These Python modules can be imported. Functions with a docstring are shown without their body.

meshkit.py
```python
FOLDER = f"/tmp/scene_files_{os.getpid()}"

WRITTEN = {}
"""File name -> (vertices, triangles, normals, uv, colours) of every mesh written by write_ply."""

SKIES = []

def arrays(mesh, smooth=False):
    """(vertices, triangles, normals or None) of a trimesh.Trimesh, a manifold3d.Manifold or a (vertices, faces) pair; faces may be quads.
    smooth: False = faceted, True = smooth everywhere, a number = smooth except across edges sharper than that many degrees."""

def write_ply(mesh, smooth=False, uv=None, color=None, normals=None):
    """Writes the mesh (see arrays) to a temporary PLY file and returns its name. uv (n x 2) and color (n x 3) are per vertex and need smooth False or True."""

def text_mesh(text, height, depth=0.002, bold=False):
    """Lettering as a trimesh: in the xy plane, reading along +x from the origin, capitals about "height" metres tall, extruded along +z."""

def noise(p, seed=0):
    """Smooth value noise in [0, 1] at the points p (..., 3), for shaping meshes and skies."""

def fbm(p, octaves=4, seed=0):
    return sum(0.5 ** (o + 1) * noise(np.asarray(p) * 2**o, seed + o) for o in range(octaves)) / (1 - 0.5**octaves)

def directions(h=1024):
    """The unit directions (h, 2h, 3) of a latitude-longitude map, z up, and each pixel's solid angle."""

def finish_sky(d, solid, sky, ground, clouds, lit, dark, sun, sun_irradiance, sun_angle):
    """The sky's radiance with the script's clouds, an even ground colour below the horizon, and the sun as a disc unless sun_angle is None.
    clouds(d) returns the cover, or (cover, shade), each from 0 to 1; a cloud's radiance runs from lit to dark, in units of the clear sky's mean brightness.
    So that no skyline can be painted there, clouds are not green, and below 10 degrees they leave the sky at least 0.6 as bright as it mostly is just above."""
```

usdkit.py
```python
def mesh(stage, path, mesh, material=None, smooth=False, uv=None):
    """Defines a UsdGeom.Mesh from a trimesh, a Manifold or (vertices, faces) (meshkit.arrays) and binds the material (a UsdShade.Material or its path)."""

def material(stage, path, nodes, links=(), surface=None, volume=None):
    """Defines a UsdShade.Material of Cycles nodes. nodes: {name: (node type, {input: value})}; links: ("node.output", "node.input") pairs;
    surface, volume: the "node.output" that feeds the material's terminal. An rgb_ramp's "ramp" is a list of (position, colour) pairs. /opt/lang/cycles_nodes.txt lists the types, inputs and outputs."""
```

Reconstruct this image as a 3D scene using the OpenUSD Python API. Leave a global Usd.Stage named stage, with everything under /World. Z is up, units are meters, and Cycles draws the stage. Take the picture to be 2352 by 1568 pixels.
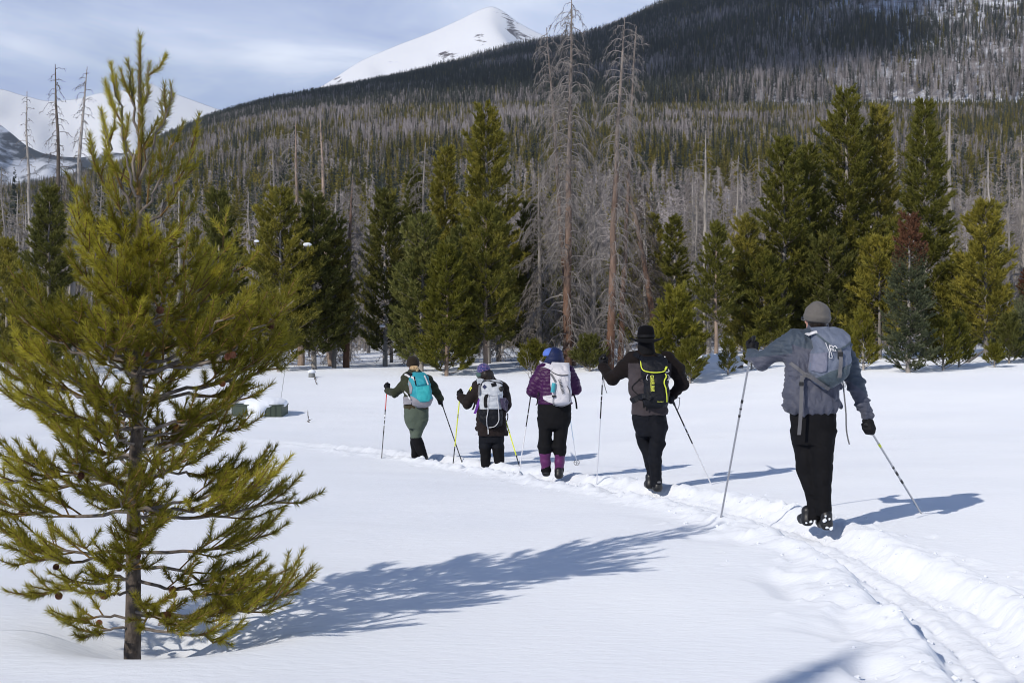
import math, random
import numpy as np, trimesh, usdkit, meshkit
from scipy.interpolate import PchipInterpolator, RBFInterpolator
from pxr import Usd, UsdGeom, UsdLux, UsdShade, Sdf, Gf, Vt

stage = Usd.Stage.CreateInMemory()
UsdGeom.SetStageUpAxis(stage, 'Z')
world = UsdGeom.Xform.Define(stage, '/World')
stage.SetDefaultPrim(world.GetPrim())

# ------------------------------------------------------------------ camera
ZC, F = 1.6, 3000.0          # eye height, focal length in units of 1/2352 of the picture's width
cam = UsdGeom.Camera.Define(stage, '/World/camera')
cam.CreateHorizontalApertureAttr(23.52)
cam.CreateFocalLengthAttr(30.0)
cam.CreateFStopAttr(0.0)
cam.CreateClippingRangeAttr(Gf.Vec2f(0.1, 40000.0))
cam.CreateExposureAttr(-0.62)
cam.AddTranslateOp().Set(Gf.Vec3d(0, 0, ZC))
cam.AddRotateXOp().Set(90.0)

# ------------------------------------------------------------------ sky and sun
AZ, EL = math.radians(40.0), math.radians(28.5)      # the sun stands behind the left shoulder
SUN = np.array([-math.sin(AZ) * math.cos(EL), -math.cos(AZ) * math.cos(EL), math.sin(EL)])
MAT = {}
def material(name, nodes, links=(), surface='p.BSDF', volume=None):
    MAT[name] = usdkit.material(stage, '/World/Looks/' + name, nodes, links, surface=surface, volume=volume)
    return MAT[name]
UsdGeom.Scope.Define(stage, '/World/Looks')

material('sky_air', {
    'sky': ('sky_texture', {'sky_type': 'single_scattering', 'sun_disc': False, 'sun_elevation': EL, 'sun_rotation': math.atan2(SUN[0], SUN[1]), 'altitude': 2600.0, 'air_density': 1.0, 'aerosol_density': 0.3, 'ozone_density': 6.0}),
    'tc': ('texture_coordinate', {}),
    'map': ('mapping', {'scale': (2.6, 2.6, 9.0), 'location': (0.9, 0.2, 0.1), 'rotation': (0.0, 0.22, 0.0)}),
    'n': ('noise_texture', {'scale': 1.0, 'detail': 5.0, 'roughness': 0.42, 'distortion': 0.5}),
    'r': ('rgb_ramp', {'ramp': [(0.25, (0.40, 0.40, 0.40)), (0.55, (1, 1, 1))]}),
    'n2': ('noise_texture', {'scale': 1.7, 'detail': 6.0, 'roughness': 0.52, 'distortion': 0.5}),
    'sep': ('separate_xyz', {}),
    'east': ('math', {'math_type': 'multiply_add', 'value2': 0.42}),
    'high': ('math', {'math_type': 'multiply_add', 'value2': 0.55}),
    'thin': ('map_range', {'from_min': 0.25, 'from_max': 0.38, 'to_min': 1.0, 'to_max': 0.0, 'clamp': True}),
    'f': ('math', {'math_type': 'multiply'}),
    'c': ('rgb_ramp', {'ramp': [(0.38, (4.5, 5.5, 8.3)), (0.54, (6.8, 7.8, 10.2)), (0.68, (10.8, 11.5, 12.8))]}),
    'm': ('mix', {}),
    'bg': ('background_shader', {'strength': 0.15})},
    [('tc.generated', 'map.vector'), ('tc.generated', 'sep.vector'), ('map.vector', 'n.vector'), ('n.fac', 'r.fac'), ('map.vector', 'n2.vector'),
     ('sep.x', 'east.value1'), ('n2.fac', 'east.value3'), ('sep.z', 'high.value1'), ('east.value', 'high.value3'), ('high.value', 'c.fac'), ('sep.z', 'thin.value'), ('r.color', 'f.value1'), ('thin.result', 'f.value2'), ('f.value', 'm.fac'),
     ('sky.color', 'm.color1'), ('c.color', 'm.color2'), ('m.color', 'bg.color')],
    surface='bg.background')
sky = UsdLux.DomeLight.Define(stage, '/World/sky')
UsdShade.MaterialBindingAPI.Apply(sky.GetPrim()).Bind(MAT['sky_air'])
sky.GetPrim().SetCustomDataByKey('kind', 'structure')
sky.GetPrim().SetCustomDataByKey('label', 'pale lavender winter sky with thin bright cloud')

sun = UsdLux.DistantLight.Define(stage, '/World/sun')
sun.CreateIntensityAttr(1.25)
sun.CreateAngleAttr(0.5)
sun.CreateNormalizeAttr(True)
sun.CreateColorAttr(Gf.Vec3f(1.0, 0.925, 0.82))
zc = SUN; xc = np.cross([0, 0, 1], zc); xc /= np.linalg.norm(xc); yc = np.cross(zc, xc)
sun.AddTransformOp().Set(Gf.Matrix4d(*xc, 0, *yc, 0, *zc, 0, 0, 0, 0, 1))

# ------------------------------------------------------------------ helpers
USED = {}
def numbered(parent, name):
    k = USED.get((parent, name), 0)
    USED[(parent, name)] = k + 1
    return f'{parent}/{name}' if k == 0 else f'{parent}/{name}_{k:03d}'
def tag(prim, label=None, cat=None, group=None, kind=None):
    prim = prim.GetPrim()
    for k, v in (('label', label), ('category', cat), ('group', group), ('kind', kind)):
        if v:
            prim.SetCustomDataByKey(k, v)
    return prim
def thing(name, label, cat, loc=(0, 0, 0), rz=0.0, scale=None, group=None, tilt=None):
    x = UsdGeom.Xform.Define(stage, numbered('/World', name))
    place(x, loc, rz, scale, tilt)
    return tag(x, label, cat, group)
def place(x, loc, rz=0.0, scale=None, tilt=None):
    x.ClearXformOpOrder()
    x.AddTranslateOp().Set(Gf.Vec3d(*map(float, loc)))
    if tilt:
        x.AddRotateYOp().Set(float(tilt))
    x.AddRotateZOp().Set(float(rz))
    if scale is not None:
        s = (scale,) * 3 if np.ndim(scale) == 0 else scale
        x.AddScaleOp().Set(Gf.Vec3f(*map(float, s)))
def dup(root, loc, rz, scale, label, group=None, tilt=None, name=None):
    x = UsdGeom.Xform.Define(stage, numbered('/World', name or root.GetName().rstrip('0123456789').rstrip('_')))
    x.GetPrim().GetReferences().AddInternalReference(root.GetPath())
    place(x, loc, rz, scale, tilt)
    p = tag(x, label, root.GetCustomDataByKey('category'), group)
    p.SetInstanceable(True)
    return p
def part(parent, name, mesh, mat, smooth=False, label=None, kind=None):
    pp = str(parent.GetPrim().GetPath()) if parent is not None else '/World'
    m = usdkit.mesh(stage, numbered(pp, name), mesh, MAT[mat], smooth=smooth)
    return tag(m, label, kind=kind)
def P(u, v, Y):
    return np.array([(u - 1176.0) * Y / F, Y, ZC - (v - 784.0) * Y / F])
def unit(a):
    a = np.asarray(a, float)
    return a / np.maximum(np.linalg.norm(a, axis=-1, keepdims=True), 1e-9)
def smoothstep(a, b, x):
    t = np.clip((np.asarray(x, float) - a) / (b - a), 0, 1)
    return t * t * (3 - 2 * t)
class MB:
    """Gathers vertices and triangles of one mesh."""
    def __init__(self):
        self.v, self.f, self.n = [], [], 0
    def add(self, v, f):
        v, f = np.asarray(v, float), np.asarray(f, int)
        if f.shape[1] == 4:
            f = np.vstack([f[:, [0, 1, 2]], f[:, [0, 2, 3]]])
        self.v.append(v); self.f.append(f + self.n); self.n += len(v)
        return self
    def tm(self, m):
        return self.add(m.vertices, m.faces)
    def tube(self, pts, r, sides=6, cap=True):
        pts = np.asarray(pts, float)
        r = np.broadcast_to(np.asarray(r, float), (len(pts),))
        t = unit(np.gradient(pts, axis=0))
        ref = np.array([0.31, 0.17, 0.93]) if abs(unit(pts[-1] - pts[0])[2]) < 0.9 else np.array([1.0, 0.2, 0.0])
        a = unit(np.cross(t, ref)); b = np.cross(t, a)
        th = np.arange(sides) / sides * 2 * np.pi
        ring = pts[:, None] + r[:, None, None] * (np.cos(th)[None, :, None] * a[:, None] + np.sin(th)[None, :, None] * b[:, None])
        n = len(pts)
        i, j = np.meshgrid(np.arange(n - 1), np.arange(sides), indexing='ij')
        k = (j + 1) % sides
        q = np.stack([i * sides + j, i * sides + k, (i + 1) * sides + k, (i + 1) * sides + j], -1).reshape(-1, 4)
        v = ring.reshape(-1, 3)
        f = np.vstack([q[:, [0, 1, 2]], q[:, [0, 2, 3]]])
        if cap:
            v = np.vstack([v, pts[:1], pts[-1:]])
            c0, c1 = n * sides, n * sides + 1
            jj = np.arange(sides)
            f = np.vstack([f, np.stack([np.full(sides, c0), (jj + 1) % sides, jj], 1), np.stack([np.full(sides, c1), (n - 1) * sides + jj, (n - 1) * sides + (jj + 1) % sides], 1)])
        return self.add(v, f)
    def blades(self, base, tip, w, rng, bend=0.0):
        """Thin triangles from base to tip, w wide at the base."""
        base, tip = np.asarray(base), np.asarray(tip)
        side = unit(np.cross(tip - base, rng.normal(size=base.shape))) * (np.broadcast_to(w, (len(base),))[:, None] * 0.5)
        v = np.stack([base - side, base + side, tip], 1).reshape(-1, 3)
        return self.add(v, np.arange(len(v)).reshape(-1, 3))
    def get(self):
        return (np.vstack(self.v), np.vstack(self.f)) if self.v else (np.zeros((0, 3)), np.zeros((0, 3), int))
# ------------------------------------------------------------------ plain materials of the setting
def noise_col(name, a, b, scale, rough=0.9, detail=4.0, bump=0.0, bump_scale=None, stops=(0.35, 0.65), spec=0.3, stretch=None, rand=0.0, sheen=0.0, bdist=0.02):
    nodes = {'tc': ('texture_coordinate', {}), 'map': ('mapping', {'scale': stretch or (1, 1, 1)}),
             'n': ('noise_texture', {'scale': scale, 'detail': detail, 'roughness': 0.6}),
             'r': ('rgb_ramp', {'ramp': [(stops[0], a), (stops[1], b)]}),
             'p': ('principled_bsdf', {'roughness': rough, 'specular_ior_level': spec, 'sheen_weight': sheen})}
    links = [('tc.object', 'map.vector'), ('map.vector', 'n.vector'), ('n.fac', 'r.fac'), ('r.color', 'p.base_color')]
    if bump:
        nodes['n2'] = ('noise_texture', {'scale': bump_scale or scale * 3, 'detail': 4.0, 'roughness': 0.6})
        nodes['b'] = ('bump', {'strength': bump, 'distance': bdist})
        links += [('map.vector', 'n2.vector'), ('n2.fac', 'b.height'), ('b.normal', 'p.normal')]
    return material(name, nodes, links)

def snow_mat(name, bump_strength=0.55):
    return material(name, {
        'g': ('geometry', {}),
        'm1': ('mapping', {'scale': (1.0, 2.6, 1.0), 'rotation': (0, 0, 0.25)}),
        'n1': ('noise_texture', {'scale': 7.0, 'detail': 5.0, 'roughness': 0.6}),
        'n2': ('noise_texture', {'scale': 160.0, 'detail': 3.0, 'roughness': 0.7}),
        'n3': ('noise_texture', {'scale': 0.35, 'detail': 3.0}),
        'r': ('rgb_ramp', {'ramp': [(0.3, (0.785, 0.82, 0.88)), (0.7, (0.845, 0.875, 0.92))]}),
        's': ('math', {'math_type': 'multiply', 'value2': 0.12}),
        'a': ('math', {'math_type': 'add'}),
        'b': ('bump', {'strength': bump_strength, 'distance': 0.02}),
        'p': ('principled_bsdf', {'roughness': 0.65, 'specular_ior_level': 0.25, 'diffuse_roughness': 0.6})},
        [('g.position', 'm1.vector'), ('m1.vector', 'n1.vector'), ('g.position', 'n2.vector'), ('g.position', 'n3.vector'), ('n3.fac', 'r.fac'), ('r.color', 'p.base_color'),
         ('n2.fac', 's.value1'), ('s.value', 'a.value1'), ('n1.fac', 'a.value2'), ('a.value', 'b.height'), ('b.normal', 'p.normal')])
snow_mat('snow')

# ------------------------------------------------------------------ the ground: control points in the meadow, then the hill
TREE = np.array([(305 - 1176.0) * 6.95 / F, 6.95])
CP = [(-300, 1700, 5.3), (800, 1690, 5.3), (1700, 1690, 5.3), (2700, 1680, 5.4), (305, 1488, 6.85), (700, 1483, 6.87), (-200, 1490, 6.8),
      (1300, 1330, 8.8), (900, 1330, 8.8), (300, 1250, 10.2), (1620, 1206, 11.4), (2250, 1330, 8.8), (2352, 1250, 10.2), (2600, 1180, 12.0),
      (1880, 1216, 10.7), (1500, 1127, 14.5), (1272, 1099, 16.8), (1130, 1077, 20.0), (965, 1057, 21.0), (600, 1022, 24.0), (0, 1005, 25.0), (-500, 1000, 25.0),
      (2352, 1158, 12.5), (2352, 1060, 17.0), (1750, 1075, 17.0), (590, 957, 30.0), (0, 960, 30.0), (1300, 955, 31.0), (2000, 945, 29.0), (2600, 950, 27.0),
      (0, 868, 42.0), (500, 864, 42.0), (1000, 860, 42.0), (1400, 853, 42.0), (1700, 846, 41.0), (2085, 858, 36.0), (2352, 838, 40.0), (2700, 830, 42.0), (-400, 868, 42.0),
      (300, 852, 50.0), (1000, 836, 51.0), (1600, 822, 52.0), (2200, 812, 54.0), (-300, 850, 52.0), (2700, 810, 54.0),
      (200, 836, 70.0), (1200, 815, 68.0), (2200, 795, 70.0), (-400, 834, 72.0), (2700, 793, 72.0)]
cp = np.array([P(*c) for c in CP])
cp = np.vstack([cp, [(x, y, z) for x, y, z in ((-6, 2, 0), (0, 2, 0), (6, 2, 0), (-14, 4, .1), (14, 4, .1), (-20, 12, .1), (22, 12, .2), (-40, 30, 0), (40, 30, .3), (0, -14, 0), (-20, -14, .1), (20, -14, .1))]])
def warp(x, y):
    return np.stack([np.asarray(x, float) / (6 + np.abs(y) * 0.35), np.log(np.maximum(np.asarray(y, float) + 16.0, 0.5)) * 2.2], -1)
_rbf = RBFInterpolator(warp(cp[:, 0], cp[:, 1]), cp[:, 2], kernel='thin_plate_spline', smoothing=0.002)
def field(x, y):
    x, y = np.asarray(x, float), np.asarray(y, float)
    q = warp(x, y).reshape(-1, 2)
    return _rbf(q).reshape(x.shape)
_mid = PchipInterpolator([60, 88, 120, 200, 300, 500, 700, 1000, 1100, 1400], [ZC - (v - 784) * y / F for v, y in ((812, 60), (800, 88), (752, 120), (612, 200), (505, 300), (385, 500), (318, 700), (264, 1000), (266, 1100), (300, 1400))])
_left = PchipInterpolator([-1500, -400, 0, 150, 300, 400, 540, 700, 900, 4000], [.45, .56, .64, .69, .78, .86, .935, .985, 1, 1])
def hill(x, y):
    """Forested lower hill; it climbs from the back of the meadow to a crest a kilometre away."""
    x, y = np.asarray(x, float), np.asarray(y, float)
    u = 1176 + F * x / np.maximum(y, 60)
    z = _mid(np.clip(y, 60, 1400))
    far = smoothstep(100, 420, y)
    bumps = (meshkit.fbm(np.stack([x / 90, y / 140, x * 0], -1), 3, 5) - 0.5) * 10 * smoothstep(130, 400, y)
    return z * (1 - far + far * _left(np.clip(u, -1500, 4000))) + bumps
_ridge = PchipInterpolator([-1500, 200, 400, 480, 560, 700, 850, 1000, 1230, 1330, 1420, 1500, 1600, 1800, 2352, 2900, 4000], [560, 400, 330, 292, 266, 235, 203, 167, 107, 92, 64, 27, -18, -90, -230, -300, -330])
def rear(x, y):
    """The higher slope that rises behind the crest of the lower hill."""
    x, y = np.asarray(x, float), np.asarray(y, float)
    u = 1176 + F * x / y
    z0 = hill(x * 1050 / y, np.full_like(y, 1050.0)) - 6
    top = ZC - (_ridge(np.clip(u, -1500, 4000)) - 784) * 2300 / F
    t = np.clip((y - 1050) / 1250.0, 0, 1)
    z = z0 + (top - z0) * t ** 0.92 - np.maximum(y - 2300, 0) * 0.35
    return z + (meshkit.fbm(np.stack([x / 220, y / 260, x * 0], -1), 3, 9) - 0.5) * 46 * t * (1.05 - t)
def ground(x, y):
    x, y = np.asarray(x, float), np.asarray(y, float)
    b = smoothstep(62, 92, y)
    out = np.where(b < 1, field(x, np.minimum(y, 95)) * (1 - b), 0.0) + np.where(b > 0, hill(x, np.maximum(y, 60)) * b, 0.0)
    return out + detail(x, y)

# the ski track: its middle line on the snow
TR = [(-700, 985), (-200, 996), (200, 1004), (450, 1012), (600, 1021), (780, 1036), (900, 1048), (1000, 1058), (1130, 1078), (1210, 1091), (1290, 1104), (1400, 1120), (1520, 1134), (1700, 1172), (1860, 1216), (1960, 1258), (2070, 1318), (2180, 1392), (2280, 1478), (2360, 1560), (2440, 1660), (2520, 1780)]
_Yv = PchipInterpolator([980, 1005, 1021, 1057, 1077, 1099, 1127, 1172, 1216, 1260, 1330, 1400, 1490, 1600, 1700, 1800], [26, 25, 24, 21, 19.6, 17.0, 14.5, 12.3, 10.7, 9.75, 8.65, 7.7, 6.72, 5.85, 5.2, 4.7])
def xy_of(u, v):
    y = _Yv(np.asarray(v, float))
    return np.stack([(np.asarray(u, float) - 1176) * y / F, y], -1)
_tr = xy_of(*np.array(TR, float).T)
_s = np.r_[0, np.cumsum(np.linalg.norm(np.diff(_tr, axis=0), axis=1))]
_ss = np.arange(0, _s[-1], 0.04)
TRACK = np.stack([PchipInterpolator(_s, _tr[:, k])(_ss) for k in (0, 1)], -1)
TT = unit(np.gradient(TRACK, axis=0))
from scipy.spatial import cKDTree
_kd = cKDTree(TRACK)
_rng = np.random.default_rng(11)
# lumps thrown up beside the track, pole pricks and boot holes: (x, y, height, radius, stretch)
LUMP = []
for k in range(1500):
    i = _rng.integers(0, len(TRACK)); side = _rng.choice([-1, 1])
    near = 1.35 if TRACK[i, 1] < 12 else 0.7
    off = side * (0.26 + abs(_rng.normal(0, 0.26 * near))) + _rng.normal(0, 0.05)
    n = np.array([-TT[i, 1], TT[i, 0]])
    p = TRACK[i] + n * off
    r = _rng.uniform(0.018, 0.065) * (1.0 if TRACK[i, 1] < 14 else 1.3)
    LUMP.append((*p, r * _rng.uniform(0.15, 0.48) * (1 if _rng.random() < 0.66 else -1.3), r, _rng.uniform(0, 3.14), _rng.uniform(.5, 1.0)))
LUMP = np.array(LUMP)
def detail(x, y):
    """Wind ripples, the well round the pine's trunk and the churned ski track."""
    sh = x.shape
    x, y = x.ravel(), y.ravel()
    z = np.zeros(len(x))
    near = y < 60
    if near.any():
        xs, ys = x[near], y[near]
        p = np.stack([xs, ys], -1)
        d = (meshkit.fbm(np.stack([xs / 1.9, ys / 1.5, xs * 0], -1), 3, 21) - 0.5) * 0.055 * smoothstep(3, 9, ys)
        d += (meshkit.fbm(np.stack([xs / 5.5, ys / 4.5, xs * 0 + 3], -1), 2, 22) - 0.5) * 0.16 * smoothstep(10, 24, ys)
        r = np.hypot((xs - TREE[0] - 0.12) / 1.25, (ys - TREE[1] - 0.22))
        d -= 0.17 * np.exp(-(r / 0.42) ** 2)
        d += 0.03 * np.exp(-((np.hypot(xs - TREE[0] - 0.15, ys - TREE[1] - 0.2) - 0.75) / 0.25) ** 2) * (ys < TREE[1] + 0.2)
        dist, idx = _kd.query(p, distance_upper_bound=2.2)
        ok = np.isfinite(dist)
        if ok.any():
            i = idx[ok]; q = p[ok] - TRACK[i]
            s = q[:, 0] * -TT[i, 1] + q[:, 1] * TT[i, 0]          # + is the far/left side of the track
            a = np.abs(s)
            along = i * 0.04
            w = 0.30 + 0.10 * (meshkit.noise(np.stack([along * 1.3, s * 0, s * 0 + 1], -1), 3) - 0.5)
            far = smoothstep(26, 19, TRACK[i, 1]) * 0.75 + 0.25
            deep = smoothstep(14, 9, TRACK[i, 1]) * 0.5 + 0.5
            cut = -0.10 * far * deep * (1 - smoothstep(w - 0.10, w + 0.06, a))
            for o in (-0.11, 0.11):                                 # two ski grooves
                cut -= 0.030 * far * np.exp(-((s - o) / 0.035) ** 2)
            rim = 0.045 * far * np.exp(-((a - w - 0.14) / 0.13) ** 2)
            P3 = np.stack([p[ok, 0], p[ok, 1], s * 0], -1)
            rough = (meshkit.fbm(P3 * 5.5, 4, 31) - 0.5) * np.where(s > 0, 0.085, 0.105) * np.exp(-((a - w - 0.05) / np.where(s > 0, 0.32, 0.30)) ** 2) + (meshkit.fbm(P3 * 18, 3, 33) - 0.5) * 0.05 * np.exp(-(a / 0.55) ** 2)
            trod = np.clip(meshkit.noise(P3 * 3.4, 35) - 0.5, 0, 1) * -0.17 * np.exp(-((s + 0.66) / 0.34) ** 2) * smoothstep(14, 10, TRACK[i, 1])
            tmp = np.zeros(len(xs)); tmp[ok] = cut + rim + (rough + trod) * far
            d += tmp
        pk = cKDTree(p)
        for lx, ly, lh, lr, la, ls in LUMP:
            j = pk.query_ball_point((lx, ly), lr * 2.0)
            if j:
                q = p[j] - (lx, ly)
                e1 = (q[:, 0] * math.cos(la) + q[:, 1] * math.sin(la)) / lr; e2 = (q[:, 1] * math.cos(la) - q[:, 0] * math.sin(la)) / lr / ls
                ang = np.arctan2(e2, e1)
                d[j] += lh * np.exp(-((e1 ** 2 + e2 ** 2) * (1 + .35 * np.sin(3 * ang + la * 5))) ** 1.3)
        z[near] = d
    return z.reshape(sh)

def grid_mesh(xs, ys, zf):
    X, Y = np.meshgrid(xs, ys)
    Z = zf(X, Y)
    nx, ny = len(xs), len(ys)
    i, j = np.meshgrid(np.arange(ny - 1), np.arange(nx - 1), indexing='ij')
    a = (i * nx + j).ravel()
    q = np.stack([a, a + 1, a + nx + 1, a + nx], -1)
    return np.stack([X, Y, Z], -1).reshape(-1, 3), np.vstack([q[:, [0, 1, 2]], q[:, [0, 2, 3]]])
def steps(a, b, s0, s1):
    out = [a]
    while out[-1] < b:
        t = (out[-1] - a) / (b - a)
        out.append(out[-1] + s0 + (s1 - s0) * t)
    out[-1] = b
    return np.array(out)
xs = np.r_[-steps(3.2, 60, .10, 3.0)[::-1], steps(-3.2, 4.4, .028, .028)[1:-1], steps(4.4, 60, .06, 3.0)]
ys = np.r_[steps(-16, 5.4, 1.2, .12)[:-1], steps(5.4, 13, .023, .034)[:-1], steps(13, 27, .034, .11)[:-1], steps(27, 88, .12, .8)]
part(None, 'snow_field', grid_mesh(xs, ys, ground), 'snow', smooth=True, label='snow covered meadow crossed by a trodden ski track', kind='structure')

# clods kicked out of the track
_rc = np.random.default_rng(19)
_mb = MB()
_ico = trimesh.creation.icosphere(1, 1.0)
_cp, _cr = [], []
for k in range(1000):
    i = _rc.integers(int(len(TRACK) * .18), len(TRACK))
    if TRACK[i, 1] > 19:
        continue
    side = _rc.choice([-1, 1]); off = side * (0.12 + abs(_rc.normal(0.16, 0.26)))
    _cp.append(TRACK[i] + np.array([-TT[i, 1], TT[i, 0]]) * off); _cr.append(_rc.uniform(.004, .014) * (1 + (_rc.random() < .16) * _rc.uniform(.3, 1.2)))
_cp = np.array(_cp); _cz = ground(_cp[:, :1], _cp[:, 1:])[:, 0]
for (cx_, cy_), cz_, r_ in zip(_cp, _cz, _cr):
    v_ = _ico.vertices * _rc.uniform(.55, 1.35, (len(_ico.vertices), 1)) * r_ * [1, _rc.uniform(.7, 1.2), _rc.uniform(.5, .8)]
    _mb.add(v_ + [cx_, cy_, cz_ + r_ * .2], _ico.faces)
part(None, 'snow_clods', _mb.get(), 'snow', label='small clods of snow kicked up along the ski track', kind='stuff')
# ------------------------------------------------------------------ hills and mountains
material('hill_snow', {
    'g': ('geometry', {}), 'n': ('noise_texture', {'scale': 0.05, 'detail': 5.0, 'roughness': 0.6}),
    'r': ('rgb_ramp', {'ramp': [(0.35, (0.16, 0.145, 0.14)), (0.55, (0.72, 0.74, 0.79))]}),
    'p': ('principled_bsdf', {'roughness': 0.8, 'specular_ior_level': 0.1})},
    [('g.position', 'n.vector'), ('n.fac', 'r.fac'), ('r.color', 'p.base_color')])
def rock_snow(name, scale, lo, hi, slope_lo, slope_hi):
    # bare rock where the ground is steep and the noise says so
    return material(name, {
        'g': ('geometry', {}), 'sep': ('separate_xyz', {}),
        'mr': ('map_range', {'from_min': slope_lo, 'from_max': slope_hi, 'to_min': 0.32, 'to_max': -0.12, 'clamp': True}),
        'map': ('mapping', {'scale': (1.0, 0.5, 2.2), 'rotation': (0, 0.5, 0)}),
        'n': ('noise_texture', {'scale': scale, 'detail': 9.0, 'roughness': 0.68, 'distortion': 0.6}),
        'a': ('math', {'math_type': 'add'}),
        'r': ('rgb_ramp', {'ramp': [(lo, (0.90, 0.92, 0.95)), (hi, (0.13, 0.115, 0.12))]}),
        'p': ('principled_bsdf', {'roughness': 0.8, 'specular_ior_level': 0.1})},
        [('g.normal', 'sep.vector'), ('sep.z', 'mr.value'), ('g.position', 'map.vector'), ('map.vector', 'n.vector'), ('n.fac', 'a.value1'), ('mr.result', 'a.value2'), ('a.value', 'r.fac'), ('r.color', 'p.base_color')])
rock_snow('peak_snow', 0.0085, 0.635, 0.70, 0.58, 0.88)
rock_snow('range_snow', 0.0070, 0.615, 0.69, 0.56, 0.86)
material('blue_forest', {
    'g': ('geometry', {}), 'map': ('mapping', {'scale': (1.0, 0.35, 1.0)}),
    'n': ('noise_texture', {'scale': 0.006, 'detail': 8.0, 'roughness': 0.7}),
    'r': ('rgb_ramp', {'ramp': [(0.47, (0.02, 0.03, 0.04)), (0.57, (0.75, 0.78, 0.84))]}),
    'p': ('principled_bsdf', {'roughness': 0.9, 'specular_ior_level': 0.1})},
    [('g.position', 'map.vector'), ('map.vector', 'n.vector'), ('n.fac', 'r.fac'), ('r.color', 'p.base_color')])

def fan_mesh(us, ys, zf):
    """A sheet whose columns run away from the viewer's side of the valley, so far rows are as wide as the view there."""
    U, Y = np.meshgrid(us, ys)
    X = (U - 1176) * Y / F
    Z = zf(X, Y)
    nx, ny = len(us), len(ys)
    i, j = np.meshgrid(np.arange(ny - 1), np.arange(nx - 1), indexing='ij')
    a = (i * nx + j).ravel()
    q = np.stack([a, a + 1, a + nx + 1, a + nx], -1)
    return np.stack([X, Y, Z], -1).reshape(-1, 3), np.vstack([q[:, [0, 1, 2]], q[:, [0, 2, 3]]])
part(None, 'hill', fan_mesh(np.linspace(-1400, 3800, 200), np.r_[np.geomspace(88, 1080, 150)], lambda x, y: np.where(y <= 88.001, ground(x, np.full_like(y, 88.0)), ground(x, y))), 'hill_snow', smooth=True, label='snowy lower hillside under grey and green forest', kind='structure')
part(None, 'ridge', fan_mesh(np.linspace(-1400, 3800, 200), np.linspace(1060, 2700, 90), rear), 'hill_snow', smooth=True, label='high wooded ridge rising out of the picture', kind='structure')

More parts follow.
